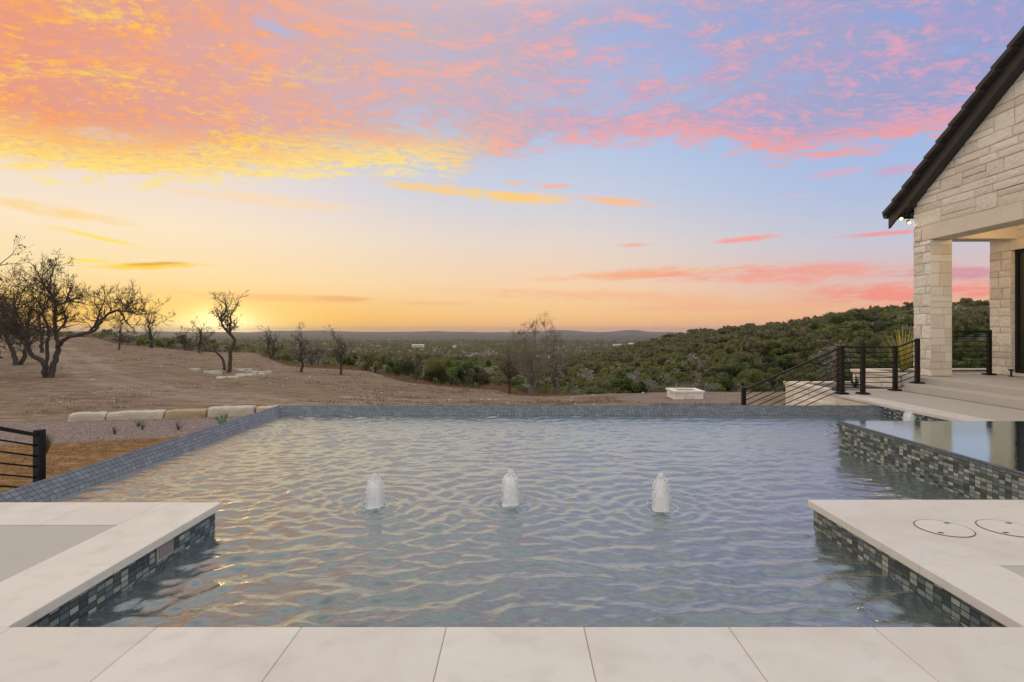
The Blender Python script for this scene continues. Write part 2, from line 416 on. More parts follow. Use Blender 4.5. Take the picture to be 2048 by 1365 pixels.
M_WISP = foliage_mat('wispy_brown_twigs', (.145, .108, .074), (.29, .225, .16), (.27, .21, .15), .2)
M_RUST = foliage_mat('dry_grass_blades', (.19, .098, .056), (.30, .19, .115), (.30, .19, .10), .3)
M_YUC = foliage_mat('yucca_blades', (.34, .32, .09), (.56, .48, .13), (.50, .42, .11), .35)
M_GREEN = foliage_mat('plant_green', (.04, .07, .025), (.08, .13, .05), (.07, .11, .05))
M_BARK = flat_mat('tree_bark', (.040, .028, .021), .95, (.095, .070, .053), 14, 1.0)
M_BARK2 = flat_mat('pale_bark', (.14, .12, .10), .95, (.21, .18, .155), 8, .8)
M_ROCK = limestone_mat('field_rock', (.50, .45, .385), (.42, .36, .29), .9, 1.0)
M_OCHRE = limestone_mat('ochre_rock', (.40, .28, .16), (.46, .36, .23), .9, 1.0)
def foam_mat():
    m, nt, b = new_mat('aerated_water'); P = tc(nt)
    n = noise(nt, vmul(nt, P, (1, 1, .5)), 70, 4, .7)
    pset(nt, b, color=mixc(nt, n, (.86, .82, .80), (.70, .69, .70)), rough=.4, sss=.5, normal=bump(nt, n, .45, .008))
    b.inputs['Subsurface Radius'].default_value = (.03, .03, .03)
    lw = nt.nodes.new('ShaderNodeLayerWeight'); lw.inputs['Blend'].default_value = .5
    n2 = noise(nt, vmul(nt, P, (1, 1, .35)), 150, 3, .7)
    thin = m_(nt, 'POWER', E(nt, lw.outputs['Facing']), 2.0)*smooth(nt, n2, .35, .6, .35, 1)
    tr = nt.nodes.new('ShaderNodeBsdfTransparent'); mx = nt.nodes.new('ShaderNodeMixShader'); nt.links.new(thin.s, mx.inputs[0])
    nt.links.new(b.outputs[0], mx.inputs[1]); nt.links.new(tr.outputs[0], mx.inputs[2]); nt.links.new(mx.outputs[0], nt.nodes['Material Output'].inputs[0])
    return m
M_FOAM = foam_mat()
def droplets_mat():
    m, nt, b = new_mat('water_droplets'); pset(nt, b, color=(.85, .85, .86), rough=.1); return m
M_DROP = droplets_mat()
def water_mat(name, body, bs, clear=.12, rgh=.03):
    m, nt, b = new_mat(name); nt.nodes.remove(b); P = tc(nt)
    n1 = noise(nt, vmul(nt, P, (1, 1.6, 1)), 15, 4, .58, .6)
    nm = bump(nt, n1, bs, .02)
    gl = nt.nodes.new('ShaderNodeBsdfGlossy'); gl.inputs['Roughness'].default_value = rgh; put(nt, gl.inputs['Normal'], nm)
    gl.inputs['Color'].default_value = (.86, .98, .97, 1)
    df = nt.nodes.new('ShaderNodeBsdfDiffuse'); put(nt, df.inputs['Color'], body)
    tr = nt.nodes.new('ShaderNodeBsdfTransparent'); tr.inputs['Color'].default_value = (.30, .46, .50, 1)
    mx = nt.nodes.new('ShaderNodeMixShader'); mx.inputs[0].default_value = clear
    nt.links.new(df.outputs[0], mx.inputs[1]); nt.links.new(tr.outputs[0], mx.inputs[2])
    lw = nt.nodes.new('ShaderNodeLayerWeight'); lw.inputs['Blend'].default_value = .5; put(nt, lw.inputs['Normal'], nm); frv = m_(nt, 'POWER', E(nt, lw.outputs['Facing']), 2.1)*.96 + .03
    m2 = nt.nodes.new('ShaderNodeMixShader'); nt.links.new(frv.s, m2.inputs[0])
    nt.links.new(mx.outputs[0], m2.inputs[1]); nt.links.new(gl.outputs[0], m2.inputs[2])
    nt.links.new(m2.outputs[0], nt.nodes['Material Output'].inputs[0])
    return m
M_WATER = water_mat('pool_water', (.085, .108, .116), .22, .12, .08)
M_SPAW = water_mat('spa_water', (.035, .060, .075), .04)

# ---------------------------------------------------------------- terrain heights
DK = [3, 6, 10, 15, 20, 27, 35, 45, 60, 80, 120, 200, 300, 400, 600, 800, 1600, 3000, 5200, 6500, 8500, 12000]
TB = {
 -1200:[-.6,-.68,-.95,-1.2,-1.15,-.95,-.7,-.35,.1,.8,1.0,-2,-5,-9,-15,-22,-38,-48,-50,-58,-24,-70],
 0:    [-.6,-.68,-.95,-1.2,-1.15,-1.0,-.8,-.45,.05,.55,.55,-2,-5,-9,-15,-22,-38,-48,-50,-58,-24,-70],
 190:  [-.6,-.68,-.95,-1.2,-1.15,-1.05,-.9,-.6,-.2,.15,-.9,-4,-7,-10,-15,-22,-38,-48,-48,-58,-24,-70],
 303:  [-.6,-.68,-.95,-1.2,-1.2,-1.15,-1.05,-.85,-.5,-2.0,-4,-6.5,-9,-11,-15,-20,-36,-48,-46,-58,-24,-70],
 395:  [-.6,-.68,-.95,-1.2,-1.25,-1.25,-1.25,-1.15,-1.05,-3.2,-5.5,-8,-11,-14,-19,-24,-38,-48,-46,-58,-24,-70],
 513:  [-.6,-.68,-.95,-1.2,-1.25,-1.3,-1.4,-1.3,-1.1,-3.5,-6.5,-9.5,-13,-16,-21,-27,-40,-50,-46,-58,-24,-70],
 594:  [-.6,-.7,-1.0,-1.25,-1.35,-1.45,-1.55,-1.7,-3,-5,-8,-12,-15,-18,-23,-29,-41,-50,-46,-58,-24,-70],
 734:  [-.6,-.7,-1.0,-1.25,-1.4,-1.6,-1.8,-2.0,-4,-6.3,-9,-13,-16.5,-20,-25,-31,-43,-52,-46,-58,-24,-70],
 886:  [-.6,-.7,-1.0,-1.3,-1.5,-1.9,-2.3,-3.8,-6,-8,-10.5,-15,-18,-22,-27,-33,-45,-53,-47,-58,-26,-70],
 1000: [-.6,-.7,-1.0,-1.3,-1.5,-1.85,-2.5,-4.6,-7,-9,-11.5,-16,-20,-23,-28,-34,-46,-53,-48,-58,-26,-70],
 1063: [-.6,-.7,-1.0,-1.3,-1.5,-1.95,-3.3,-5.2,-8,-10,-12.5,-17,-21,-24,-29,-35,-46,-53,-49,-58,-20,-70],
 1129: [-.6,-.7,-1.0,-1.3,-1.5,-1.9,-3.6,-5.7,-8.3,-10.3,-12.5,-16,-20,-24,-30,-35,-46,-53,-50,-58,-22,-70],
 1223: [-.6,-.7,-1.0,-1.3,-1.45,-1.8,-3.6,-5.7,-8.3,-10,-11.5,-13.6,-15,-17,-30,-35,-46,-53,-50,-58,-18,-70],
 1300: [-.6,-.7,-1.0,-1.3,-1.45,-1.75,-3.6,-5.7,-8.0,-9.6,-10.6,-12,-11.5,-9.5,-24,-35,-46,-53,-50,-58,-24,-70],
 1382: [-.6,-.7,-1.0,-1.3,-1.4,-1.7,-3.6,-5.6,-7.5,-8.8,-9.4,-8.8,-6.0,-3.2,-18,-35,-46,-53,-50,-58,-34,-70],
 1500: [-.6,-.7,-1.0,-1.3,-1.4,-1.7,-3.6,-5.4,-7.0,-7.8,-7.2,-4.0,-1.0,.3,-10,-30,-46,-53,-50,-58,-34,-70],
 1600: [-.6,-.7,-1.0,-1.3,-1.4,-1.7,-3.4,-5.0,-6.2,-6.6,-5.2,-1.0,1.6,.0,-8,-26,-46,-53,-50,-58,-34,-70],
 1720: [-.6,-.7,-1.0,-1.3,-1.4,-1.7,-3.2,-4.6,-5.4,-5.0,-2.6,3.6,4.0,2,-5,-20,-46,-53,-50,-58,-34,-70],
 1900: [-.6,-.7,-1.0,-1.3,-1.4,-1.6,-2.8,-3.9,-4.4,-3.2,.6,6.4,6.0,4,-4,-20,-46,-53,-50,-58,-34,-70],
 2048: [-.6,-.7,-1.0,-1.2,-1.3,-1.5,-2.4,-3.4,-3.8,-2.2,2.0,8.0,8.0,5,-4,-20,-46,-53,-50,-58,-34,-70],
 3300: [-.6,-.7,-.9,-1.0,-1.1,-1.3,-2.0,-2.8,-3.0,-1.5,2.4,8.5,9.0,6,-4,-20,-46,-53,-50,-58,-34,-70]}
PXK = np.array(sorted(TB)); TAB = np.array([TB[p] for p in sorted(TB)], float)
pxg = np.linspace(-1200, 3300, 451); ldg = np.linspace(math.log(3), math.log(12000), 420)
tmp = np.array([np.interp(ldg, np.log(DK), row) for row in TAB])
FINE = np.array([np.interp(pxg, PXK, tmp[:, j]) for j in range(len(ldg))]).T
def blur(A, n, ax):
    k = np.exp(-np.linspace(-2, 2, 2*n+1)**2); k /= k.sum()
    pad = [(0, 0), (0, 0)]; pad[ax] = (n, n); B = np.pad(A, pad, mode='edge')
    return np.apply_along_axis(lambda r: np.convolve(r, k, 'valid'), ax, B)
FINE = blur(blur(FINE, 3, 0), 4, 1)
def ground_z(x, y, det=True):
    x = np.asarray(x, float); y = np.asarray(y, float)
    r = np.sqrt(x*x+y*y); az = np.arctan2(x, y)
    azc = np.clip(az, math.atan((-1200-CX)/F), math.atan((3300-CX)/F))
    px = np.tan(azc)*F + CX; d = np.clip(r*np.cos(azc), 3.01, 11990)
    fi = (px+1200)/10; fj = (np.log(d)-ldg[0])/(ldg[1]-ldg[0])
    i = np.clip(fi.astype(int), 0, 449); j = np.clip(fj.astype(int), 0, 418); a = np.clip(fi-i, 0, 1); b = np.clip(fj-j, 0, 1)
    z = (FINE[i, j]*(1-a)+FINE[i+1, j]*a)*(1-b) + (FINE[i, j+1]*(1-a)+FINE[i+1, j+1]*a)*b
    if det:
        z = z + nfbm(x*.35, y*.35, 4, 3)*.035*np.clip((r-6)/10, 0, 1)
        z = z + nfbm(x/30, y/30, 4, 11)*.8*np.clip((r-60)/120, 0, 1) + nfbm(x/160, y/160, 4, 21)*3.5*np.clip((r-450)/900, 0, 1)
        z = z + nfbm(x/700, y/260, 4, 31)*9*np.clip((r-2500)/3000, 0, 1)
        pxr = np.tan(azc)*F + CX
        mesa = 17*np.exp(-((pxr-620)/90)**4) + 20*np.exp(-((pxr-1122)/38)**4) + 26*np.exp(-((pxr-1258)/30)**4) + 12*np.exp(-((pxr-900)/60)**4) + 14*np.exp(-((pxr-200)/110)**4) + 9*nfbm(pxr/25, pxr*0, 3, 63)
        z = z + mesa*np.exp(-((d-8500)/1300)**4)
    return z
def gz(x, y): return float(ground_z(np.array([x]), np.array([y]))[0])
def at(px, d): return (px-CX)/F*d          # lateral position of something seen at column px, d metres ahead

def build_ground():
    azs = np.concatenate([np.linspace(-180, -58, 60, endpoint=False), np.linspace(-58, 58, 430, endpoint=False), np.linspace(58, 180, 60)])
    azs = np.radians(azs); rs = [0.5]
    while rs[-1] < 14000: rs.append(rs[-1]*(1.016 if rs[-1] < 600 else 1.03) + .004)
    rs = np.array(rs); A, RR = np.meshgrid(azs, rs)
    X = RR*np.sin(A); Y = RR*np.cos(A); Z = ground_z(X, Y)
    inside = (X > -3.9) & (X < 14) & (Y < 9.2)
    ins2 = (X > -8) & (Y < 3.6)
    Z = np.where(inside | ins2, np.minimum(Z, -2.3), Z)
    ins3 = (X > 4.6) & (X < 14) & (Y >= 9.0) & (Y < 13.2)
    Z = np.where(ins3, np.minimum(Z, -1.4), Z)
    n, mm = A.shape
    idx = np.arange(n*mm).reshape(n, mm)
    Q = np.stack([idx[:-1, :-1], idx[:-1, 1:], idx[1:, 1:], idx[1:, :-1]], -1).reshape(-1, 4)[:, ::-1]
    x = X.ravel(); y = Y.ravel(); wob = nfbm(x*.8, y*.8, 3, 5)
    lb = 12.2+(x+6.9)*.5 + wob*.35                       # lawn / gravel border
    bl = 15.3+(x+9.8)*.285                               # line of edging blocks
    lawn = np.clip((lb-y)/.15+.5, 0, 1)*(x < -3.5)
    grav = np.clip((y-lb)/.15+.5, 0, 1)*np.clip((bl-y)/.1+.5, 0, 1)*(x < -3.5)
    pad = np.clip((2.75+wob*.12-np.hypot(x-6.9, y-22.6))/.12, 0, 1); grav = np.maximum(grav, pad)
    tr = np.zeros_like(x)
    pts = [(at(120, 50), 50), (at(160, 36), 36), (at(210, 27), 27), (at(330, 22), 22), (at(560, 19.4), 19.4), (at(800, 18.4), 18.4), (at(1060, 18.3), 18.3), (at(1330, 17.6), 17.6), (at(1700, 17), 17)]
    dmin = np.full_like(x, 1e9)
    for (ax, ay), (bx, by) in zip(pts, pts[1:]):
        vx, vy = bx-ax, by-ay; s = np.clip(((x-ax)*vx+(y-ay)*vy)/(vx*vx+vy*vy), 0, 1)
        dmin = np.minimum(dmin, np.hypot(x-ax-s*vx, y-ay-s*vy))
    dm = dmin + wob*.5
    tr = np.exp(-((dm-.75)/.42)**2) + .5*np.exp(-(dm/1.7)**2)
    # brush beyond the lip of the plateau
    lipx = np.array([-1200, 0, 120, 192, 303, 395, 513, 594, 658, 734, 810, 886, 1000, 1063, 1129, 1223, 1461, 1600, 3300]); lipd = np.array([110, 110, 95, 80, 65, 62, 62, 49, 47, 45, 42, 39, 34, 31, 29, 27.5, 27, 27, 27])
    azc = np.clip(np.arctan2(x, y), -1.1, 1.1); pxx = np.tan(azc)*F+CX; dd = np.hypot(x, y)*np.cos(azc)
    ld = np.interp(pxx, lipx, lipd)
    brush = np.clip((dd-ld+wob*1.0)/1.5, 0, 1)
    far = np.clip((dd-1200)/4000, 0, 1)
    o = np_mesh('ground', np.stack([x, y, Z.ravel()], -1), Q, ground_mat(), smoothf=True, attrs=dict(m_lawn=lawn, m_gravel=grav, m_track=tr, m_brush=brush, m_far=far))
    tag(o, kind='structure')
    return lipx, lipd
def ground_mat():
    m, nt, b = new_mat('ground_surface'); P = tc(nt)
    n0 = noise(nt, vmul(nt, P, (.4, 1.2, 1)), .35, 5, .6, .5); n1 = noise(nt, vmul(nt, P, (.6, 1.6, 1)), 1.6, 6, .68, .4); n2 = noise(nt, P, 16, 5, .7); n3 = noise(nt, P, 60, 4, .7)
    dirt = mixc(nt, smooth(nt, n1, .3, .7), (.140, .096, .060), (.310, .230, .158))
    dirt = mixc(nt, smooth(nt, n0, .45, .65)*.55, dirt, (.225, .150, .095))
    dirt = mixc(nt, smooth(nt, n2, .45, .7)*.6, dirt, (.105, .074, .052))
    dirt = mixc(nt, smooth(nt, noise(nt, vmul(nt, P, (.35, 2.2, 1)), 2.6, 6, .75, .3), .53, .66)*.6, dirt, (.10, .068, .045))
    dirt = mixc(nt, smooth(nt, noise(nt, vmul(nt, P, (.25, 1.6, 1)), .55, 5, .7, .8), .55, .64)*.55, dirt, (.36, .285, .22))
    rockn = noise(nt, vmul(nt, P, (.5, 1.8, 1)), 1.1, 6, .72, .6)
    dirt = mixc(nt, smooth(nt, rockn, .615, .66)*.8, dirt, (.42, .36, .29))
    dirt = mixc(nt, attr(nt, 'm_track')*smooth(nt, n1, .3, .62)*.55, dirt, (.34, .275, .215))
    dirt = mixc(nt, smooth(nt, n3, .55, .75)*.3, dirt, (.10, .07, .05))
    lawn = mixc(nt, smooth(nt, noise(nt, vmul(nt, P, (.5, 1.6, 1)), 6, 5, .7, .5), .35, .66), (.165, .088, .032), (.36, .215, .095))
    lawn = mixc(nt, smooth(nt, n3, .45, .7)*.5, lawn, (.11, .062, .026))
    vc = voro(nt, P, 28, out='Color'); vx, vy, vz = sep(nt, vc); vd = voro(nt, P, 28)
    gr = ramp(nt, vx, [(0, (.30, .22, .19)), (.3, (.42, .33, .29)), (.6, (.50, .42, .37)), (.85, (.22, .16, .14))], 'CONSTANT')
    gr = mixc(nt, smooth(nt, vd, .25, .55)*.7, gr, (.10, .07, .06))
    c = mixc(nt, attr(nt, 'm_lawn'), dirt, lawn); c = mixc(nt, attr(nt, 'm_gravel'), c, gr)
    # brushy country beyond: dull scrub greens, bare patches
    k1 = noise(nt, vmul(nt, P, (1, 1, 0)), .012, 6, .62, .3); k2 = noise(nt, vmul(nt, P, (1, 1, 0)), .12, 6, .7, .2)
    br = mixc(nt, smooth(nt, k2, .38, .6), (.034, .040, .020), (.095, .082, .050))
    br = mixc(nt, smooth(nt, k1, .54, .64)*.5, br, (.15, .115, .08))
    br = mixc(nt, smooth(nt, noise(nt, vmul(nt, P, (1, 1, 0)), .045, 5, .7, .5), .66, .70)*.6, br, (.36, .29, .21))
    k3 = noise(nt, vmul(nt, P, (.5, 1.6, 0)), .0035, 6, .65, .2); frr = mixc(nt, smooth(nt, k3, .42, .58), (.038, .050, .034), (.125, .10, .076))
    k4 = voro(nt, vmul(nt, P, (1, 1, 0)), .035)
    frr = mixc(nt, smooth(nt, k4, .3, .7)*.5, frr, (.12, .10, .075))
    br = mixc(nt, smooth(nt, attr(nt, 'm_far'), 0, .35), br, frr)
    c = mixc(nt, attr(nt, 'm_brush'), c, br)
    hh = n2*.5 + n3*.35 + (1.0-vd)*attr(nt, 'm_gravel')*.9
    pset(nt, b, color=c, rough=.95, spec=.15, normal=bump(nt, k2, .6, 1.2, bump(nt, hh, .6, .03)))
    return m
LIPX, LIPD = build_ground()
def lip(px): return float(np.interp(px, LIPX, LIPD))

# ---------------------------------------------------------------- pool
WZ = -.19
def slabs(mb, x0, x1, y0, y1, xs, ys, z0, z1, g=.0022, rnd=random.Random(3)):
    xs = [x0]+sorted(v for v in xs if x0 < v < x1)+[x1]; ys = [y0]+sorted(v for v in ys if y0 < v < y1)+[y1]
    for a, b in zip(xs, xs[1:]):
        for c, d in zip(ys, ys[1:]):
            mb.box(a+g/2, b-g/2, c+g/2, d-g/2, z0, z1, rnd.random(), .003)
deck = empty('pavement'); tag(deck, kind='structure')
cp = MB(); rows = [-.30-.61*k for k in range(12)][::-1]+[.28+.61*k for k in range(16)]
slabs(cp, -7.5, 13, 1.72, 2.32, rows, [], -.05, 0)                                        # strip along the near edge
slabs(cp, -2.57, -2.15, 2.32, 4.0, [], [2.93, 3.54], -.05, 0)
slabs(cp, -7.5, -2.57, 3.54, 4.0, [-3.08-.53*k for k in range(9)], [], -.05, 0)
slabs(cp, 2.14, 2.565, 2.32, 4.06, [], [2.93, 3.59], -.05, 0)
slabs(cp, 2.565, 13, 2.93, 4.06, [3.2+.61*k for k in range(18)], [3.59], -.05, 0)
slabs(cp, 6.2, 6.62, 4.06, 10.64, [], [4.06+.61*k for k in range(1, 11)], -.05, 0)
cp.build('coping', M_DECK, deck)
cc = MB()
cc.box(-7.5, 13, -5, 1.717, -.06, -.004); cc.box(-7.5, -4.004, 2.324, 3.535, -.06, -.006); cc.box(-4.0, -2.575, 2.324, 3.535, -.06, -.006); cc.box(2.57, 13, 2.324, 2.925, -.06, -.006)
for a, b in ((4.064, 7.2), (7.204, 10.3), (10.304, 11.5)): cc.box(6.624, 8.6, a, b, -.06, -.004)
cc.box(6.22, 6.62, 10.644, 11.5, -.06, -.004)
cc.build('concrete_slab', M_CONC, deck)
fl = MB()  # masonry under the deck, stone faced
fl.box(-7.5, 13, -5, 2.27, -2.4, -.062); fl.box(-7.5, -2.2, 2.272, 3.96, -2.4, -.062); fl.box(2.19, 13, 2.272, 4.02, -2.4, -.062)
fl.box(6.21, 12.6, 4.022, 11.48, -2.4, -.0625)
fl.build('footing', M_STONE_SMOOTH, deck)

pool = empty('swimming_pool', label='rectangular infinity pool with dark mosaic tiled walls between the stone decks', cat='swimming pool')
def tiled(mb, p0, p1, z0, z1, off=(0, 0), u0=0.0):
    p0 = Vector((*p0, 0)); p1 = Vector((*p1, 0)); L = (p1-p0).length
    o = Vector((off[0], off[1], 0))
    mb.face([p0+Vector((0, 0, z0)), p1+Vector((0, 0, z0)), p1+o+Vector((0, 0, z1)), p0+o+Vector((0, 0, z1))], .5,
            [(u0, 0), (u0+L, 0), (u0+L, math.hypot(z1-z0, math.hypot(*off))), (u0, math.hypot(z1-z0, math.hypot(*off)))])
tw = MB()
tiled(tw, (-2.18, 2.27), (-2.18, 3.965), -1.2, -.052); tiled(tw, (-2.18, 3.965), (-4.2, 3.965), -1.2, -.052)
tiled(tw, (2.17, 4.03), (2.17, 2.27), -1.2, -.052); tiled(tw, (6.21, 4.03), (2.17, 4.03), -1.2, -.052)
tiled(tw, (6.205, 9.6), (6.205, 4.0), -1.2, -.052); tiled(tw, (2.2, 2.275), (-2.2, 2.275), -1.2, -.052)
tw.build('tiled_wall', M_TILE, pool)
rm = MB()
a = .15
# sloping inner faces of the vanishing edge, left side and far side, mitred
def rimface(P, u0=0):
    A, B, C, D = [Vector(p) for p in P]; L = (B-A).length; Wd = (D-A).length
    rm.face(P, .5, [(u0, 0), (u0+L, 0), (u0+L, Wd), (u0, Wd)])
rimface([(-3.95, 3.97, WZ), (-3.95, 9.30, WZ), (-3.95-a, 9.30+a, -.04), (-3.95-a, 3.97, -.04)])
rimface([(-3.95, 9.30, WZ), (6.204, 9.30, WZ), (6.204, 9.30+a, -.04), (-3.95-a, 9.30+a, -.04)])
rimface([(-3.95, 3.97, -1.2), (-3.95, 9.30, -1.2), (-3.95, 9.30, WZ), (-3.95, 3.97, WZ)])
rimface([(-3.95, 9.30, -1.2), (6.204, 9.30, -1.2), (6.204, 9.30, WZ), (-3.95, 9.30, WZ)])
rimface([(-4.10, 9.45, -2.4), (-4.10, 3.97, -2.4), (-4.10, 3.97, -.04), (-4.10, 9.45, -.04)])
rimface([(6.204, 9.45, -2.4), (-4.10, 9.45, -2.4), (-4.10, 9.45, -.04), (6.204, 9.45, -.04)])
rm.build('infinity_edge', M_RIM, pool)
fb = MB(); fb.box(-4.0, 6.2, 2.2, 9.35, -1.3, -1.2); fb.build('pool_floor', M_SHELL, pool)
sk = MB(); yc = 3.39
sk.box(-2.176, -2.168, yc-.075, yc+.075, -.148, -.053); sk.box(-2.1675, -2.164, yc-.066, yc+.066, -.138, -.062, mi=1)
tag(sk.build('skimmer_plate', [flat_mat('cream_plastic', (.55, .52, .48), .4), flat_mat('mauve_plate', (.26, .21, .21), .35)]), 'small framed skimmer faceplate set into the tiled left pool wall', 'skimmer cover')

def build_water():
    st = .020; xs = np.arange(-3.96, 6.22, st); ys = np.arange(2.26, 9.32, st)
    X, Y = np.meshgrid(xs, ys); r2 = np.random.default_rng(4)
    Z = np.zeros_like(X)
    wx = X + .22*nfbm(X*1.3, Y*1.3, 3, 40); wy = Y + .16*nfbm(X*1.3, Y*1.3, 3, 41)
    for k in range(56):
        lam = .055*(5.5**r2.random()); th = r2.normal(math.pi/2+.12, .50); kk = 2*math.pi/lam
        amp = .0054*lam*(.5+1.0*r2.random())
        ph = r2.random()*6.28
        env = .65+.7*nfbm(X*.8+k*3.1, Y*.8, 2, 60+k)
        s = np.sin(kk*(wx*math.cos(th)+wy*math.sin(th))+ph)
        Z += amp*env*(s - .22*np.cos(2*(kk*(wx*math.cos(th)+wy*math.sin(th))+ph)))
    for bx, by in ((-1.17, 4.5), (-.05, 4.55), (1.16, 4.44), (5.77, 8.1)): Z *= 1-.42*np.exp(-(np.hypot(X-bx, Y-by)/.75)**2)
    for bx, by in ((-1.17, 4.5), (-.05, 4.55), (1.16, 4.44), (5.77, 8.1)):
        d = np.hypot(X-bx, Y-by); Z += .0042*1.9*np.exp(-d/.75)*np.sin(2*math.pi*d/(.085+.05*d)**1.0*.9+.8*nfbm(X*2, Y*2, 2, 8))*np.clip(d/.1, 0, 1)
        Z += .010*np.exp(-(d/.33)**2)*nfbm(X*16, Y*16, 3, 71)
    Z += .004*np.exp(-((X+.05)/.35)**2)*nfbm(X*11, Y*11, 3, 77)*(Y < 4.3)
    Z *= np.interp(X, [-4, -1, 2.5, 6], [1.12, 1.0, .72, .5])
    near = np.clip((Y-2.3)/2.5, 0, 1); Z *= (1.40-.36*near)*np.interp(Y, [4.5, 9.3], [1, .75])
    Z *= np.clip((X+3.96)/.3, .15, 1)
    Z += WZ
    n, mm = X.shape; idx = np.arange(n*mm).reshape(n, mm)
    Q = np.stack([idx[:-1, :-1], idx[:-1, 1:], idx[1:, 1:], idx[1:, :-1]], -1).reshape(-1, 4)
    o = np_mesh('water', np.stack([X, Y, Z], -1).reshape(-1, 3), Q, M_WATER, smoothf=True); tag(o, kind='structure')
build_water()

# raised spa
spa = empty('spa', (3.89, 4.06, 0), label='raised square spa with checkered glass mosaic walls and mirror calm water', cat='spa')
sp = MB(); SZ = .15
def tl(p0, p1, z0, z1): tiled(sp, (p0[0]-3.89, p0[1]-4.06), (p1[0]-3.89, p1[1]-4.06), z0, z1)
tl((3.89, 6.65), (3.89, 4.03), -1.2, SZ); tl((6.2, 6.65), (3.89, 6.65), -1.2, SZ); tl((3.89, 4.062), (6.4, 4.062), -1.2, SZ); tl((6.4, 4.06), (6.4, 6.65), -1.2, SZ); tl((6.4, 6.65), (6.2, 6.65), -.1, SZ)
sp.build('tiled_wall', M_TILE, spa)
ri = MB()
for (x0, x1, y0, y1) in ((0, .022, .0, 2.59), (.022, 2.31+.2, 2.568, 2.59), (.022, 2.31+.2, 0, .022)):
    ri.box(x0-.003, x1, y0, y1+.003, SZ-.03, SZ+.002)
ri.build('spill_rim', M_RIM, spa)
sw = MB(); sw.box(.0225, 2.46, .0225, 2.5675, -.3, SZ+.004); sw.build('spa_surface', M_SPAW, spa)

# bubbling fountain jets
def fountain(px, base, d, h, w, label, seed):
    x = at(px, d); rr = random.Random(seed)
    e = empty('fountain_jet', (x, d, WZ), label=label, cat='fountain', group='bubbling fountain jets in the pool')
    k, n = 64, 56; V = []; 
    for i in range(n+1):
        f = i/n; z = h*(f**.9)
        r0 = w/2*(1.0-.10*f)*math.sqrt(max(0, 1-f**(5.5 if seed != 3 else 3)))*(1.0+.22*math.exp(-f*14))
        for j in range(k):
            a_ = 2*math.pi*j/k
            q = 1+.07*nf1(math.cos(a_)*2.4+seed*7, math.sin(a_)*2.4+z*7)+.06*nf1(math.cos(a_)*7+seed*5, math.sin(a_)*7+z*14)+.07*nf1(math.cos(a_)*19+seed, math.sin(a_)*19+z*34)
            V.append((r0*q*math.cos(a_)+.012*f*nf1(seed*9, 3), r0*q*math.sin(a_), -.02+z+(.008+.006*f*f)*nf1(math.cos(a_)*5+seed*3, math.sin(a_)*5+z*30)))
    idx = np.arange((n+1)*k).reshape(n+1, k); Q = []
    for i in range(n):
        for j in range(k): Q.append((idx[i, j], idx[i, (j+1) % k], idx[i+1, (j+1) % k], idx[i+1, j]))
    np_mesh('water_column', np.array(V), np.array(Q), M_FOAM, e, smoothf=True)
    dr = MB()
    for _ in range(420):
        a_ = rr.uniform(0, 6.283); z = h*rr.random()**.55*1.10; f = min(z/h, .999)
        rad = w/2*(1-.10*f)*math.sqrt(max(.02, 1-f**4.2))*rr.uniform(.96, 1.10)+abs(rr.gauss(0, .006))
        c = Vector((rad*math.cos(a_), rad*math.sin(a_), z)); s = rr.uniform(.0015, .0042)
        up = Vector((0, 0, s*rr.uniform(1.2, 3.5)))
        P = [c+Vector((s, 0, 0)), c+Vector((0, s, 0)), c-Vector((s, 0, 0)), c-Vector((0, s, 0))]
        for q in range(4):
            dr.face([P[q], P[(q+1) % 4], c+up]); dr.face([P[(q+1) % 4], P[q], c-up])
    for _ in range(90):     # drops falling back round the base
        a_ = rr.uniform(0, 6.283); rad = w/2+abs(rr.gauss(0, .055)); z = abs(rr.gauss(0, .018))
        c = Vector((rad*math.cos(a_), rad*math.sin(a_), z)); s = rr.uniform(.002, .005); up = Vector((0, 0, s))
        P = [c+Vector((s, 0, 0)), c+Vector((0, s, 0)), c-Vector((s, 0, 0)), c-Vector((0, s, 0))]
        for q in range(4):
            dr.face([P[q], P[(q+1) % 4], c+up]); dr.face([P[(q+1) % 4], P[q], c-up])
    dr.build('spray', M_DROP, e)
def nf1(x, y): return float(nfbm(np.array([x+50.0]), np.array([y+50.0]), 2, 9)[0])
fountain(750, 1012, 4.52, .236, .140, 'white bubbling fountain jet nearest the left stone deck', 1)
fountain(1021, 1008, 4.58, .250, .142, 'ragged bubbling fountain jet in the middle of the pool', 2)
fountain(1322, 1018, 4.44, .262, .134, 'slim pointed fountain jet nearest the right stone deck', 3)
fountain(1817, 840, 8.1, .255, .14, 'small far fountain jet half hidden behind the raised spa', 4)

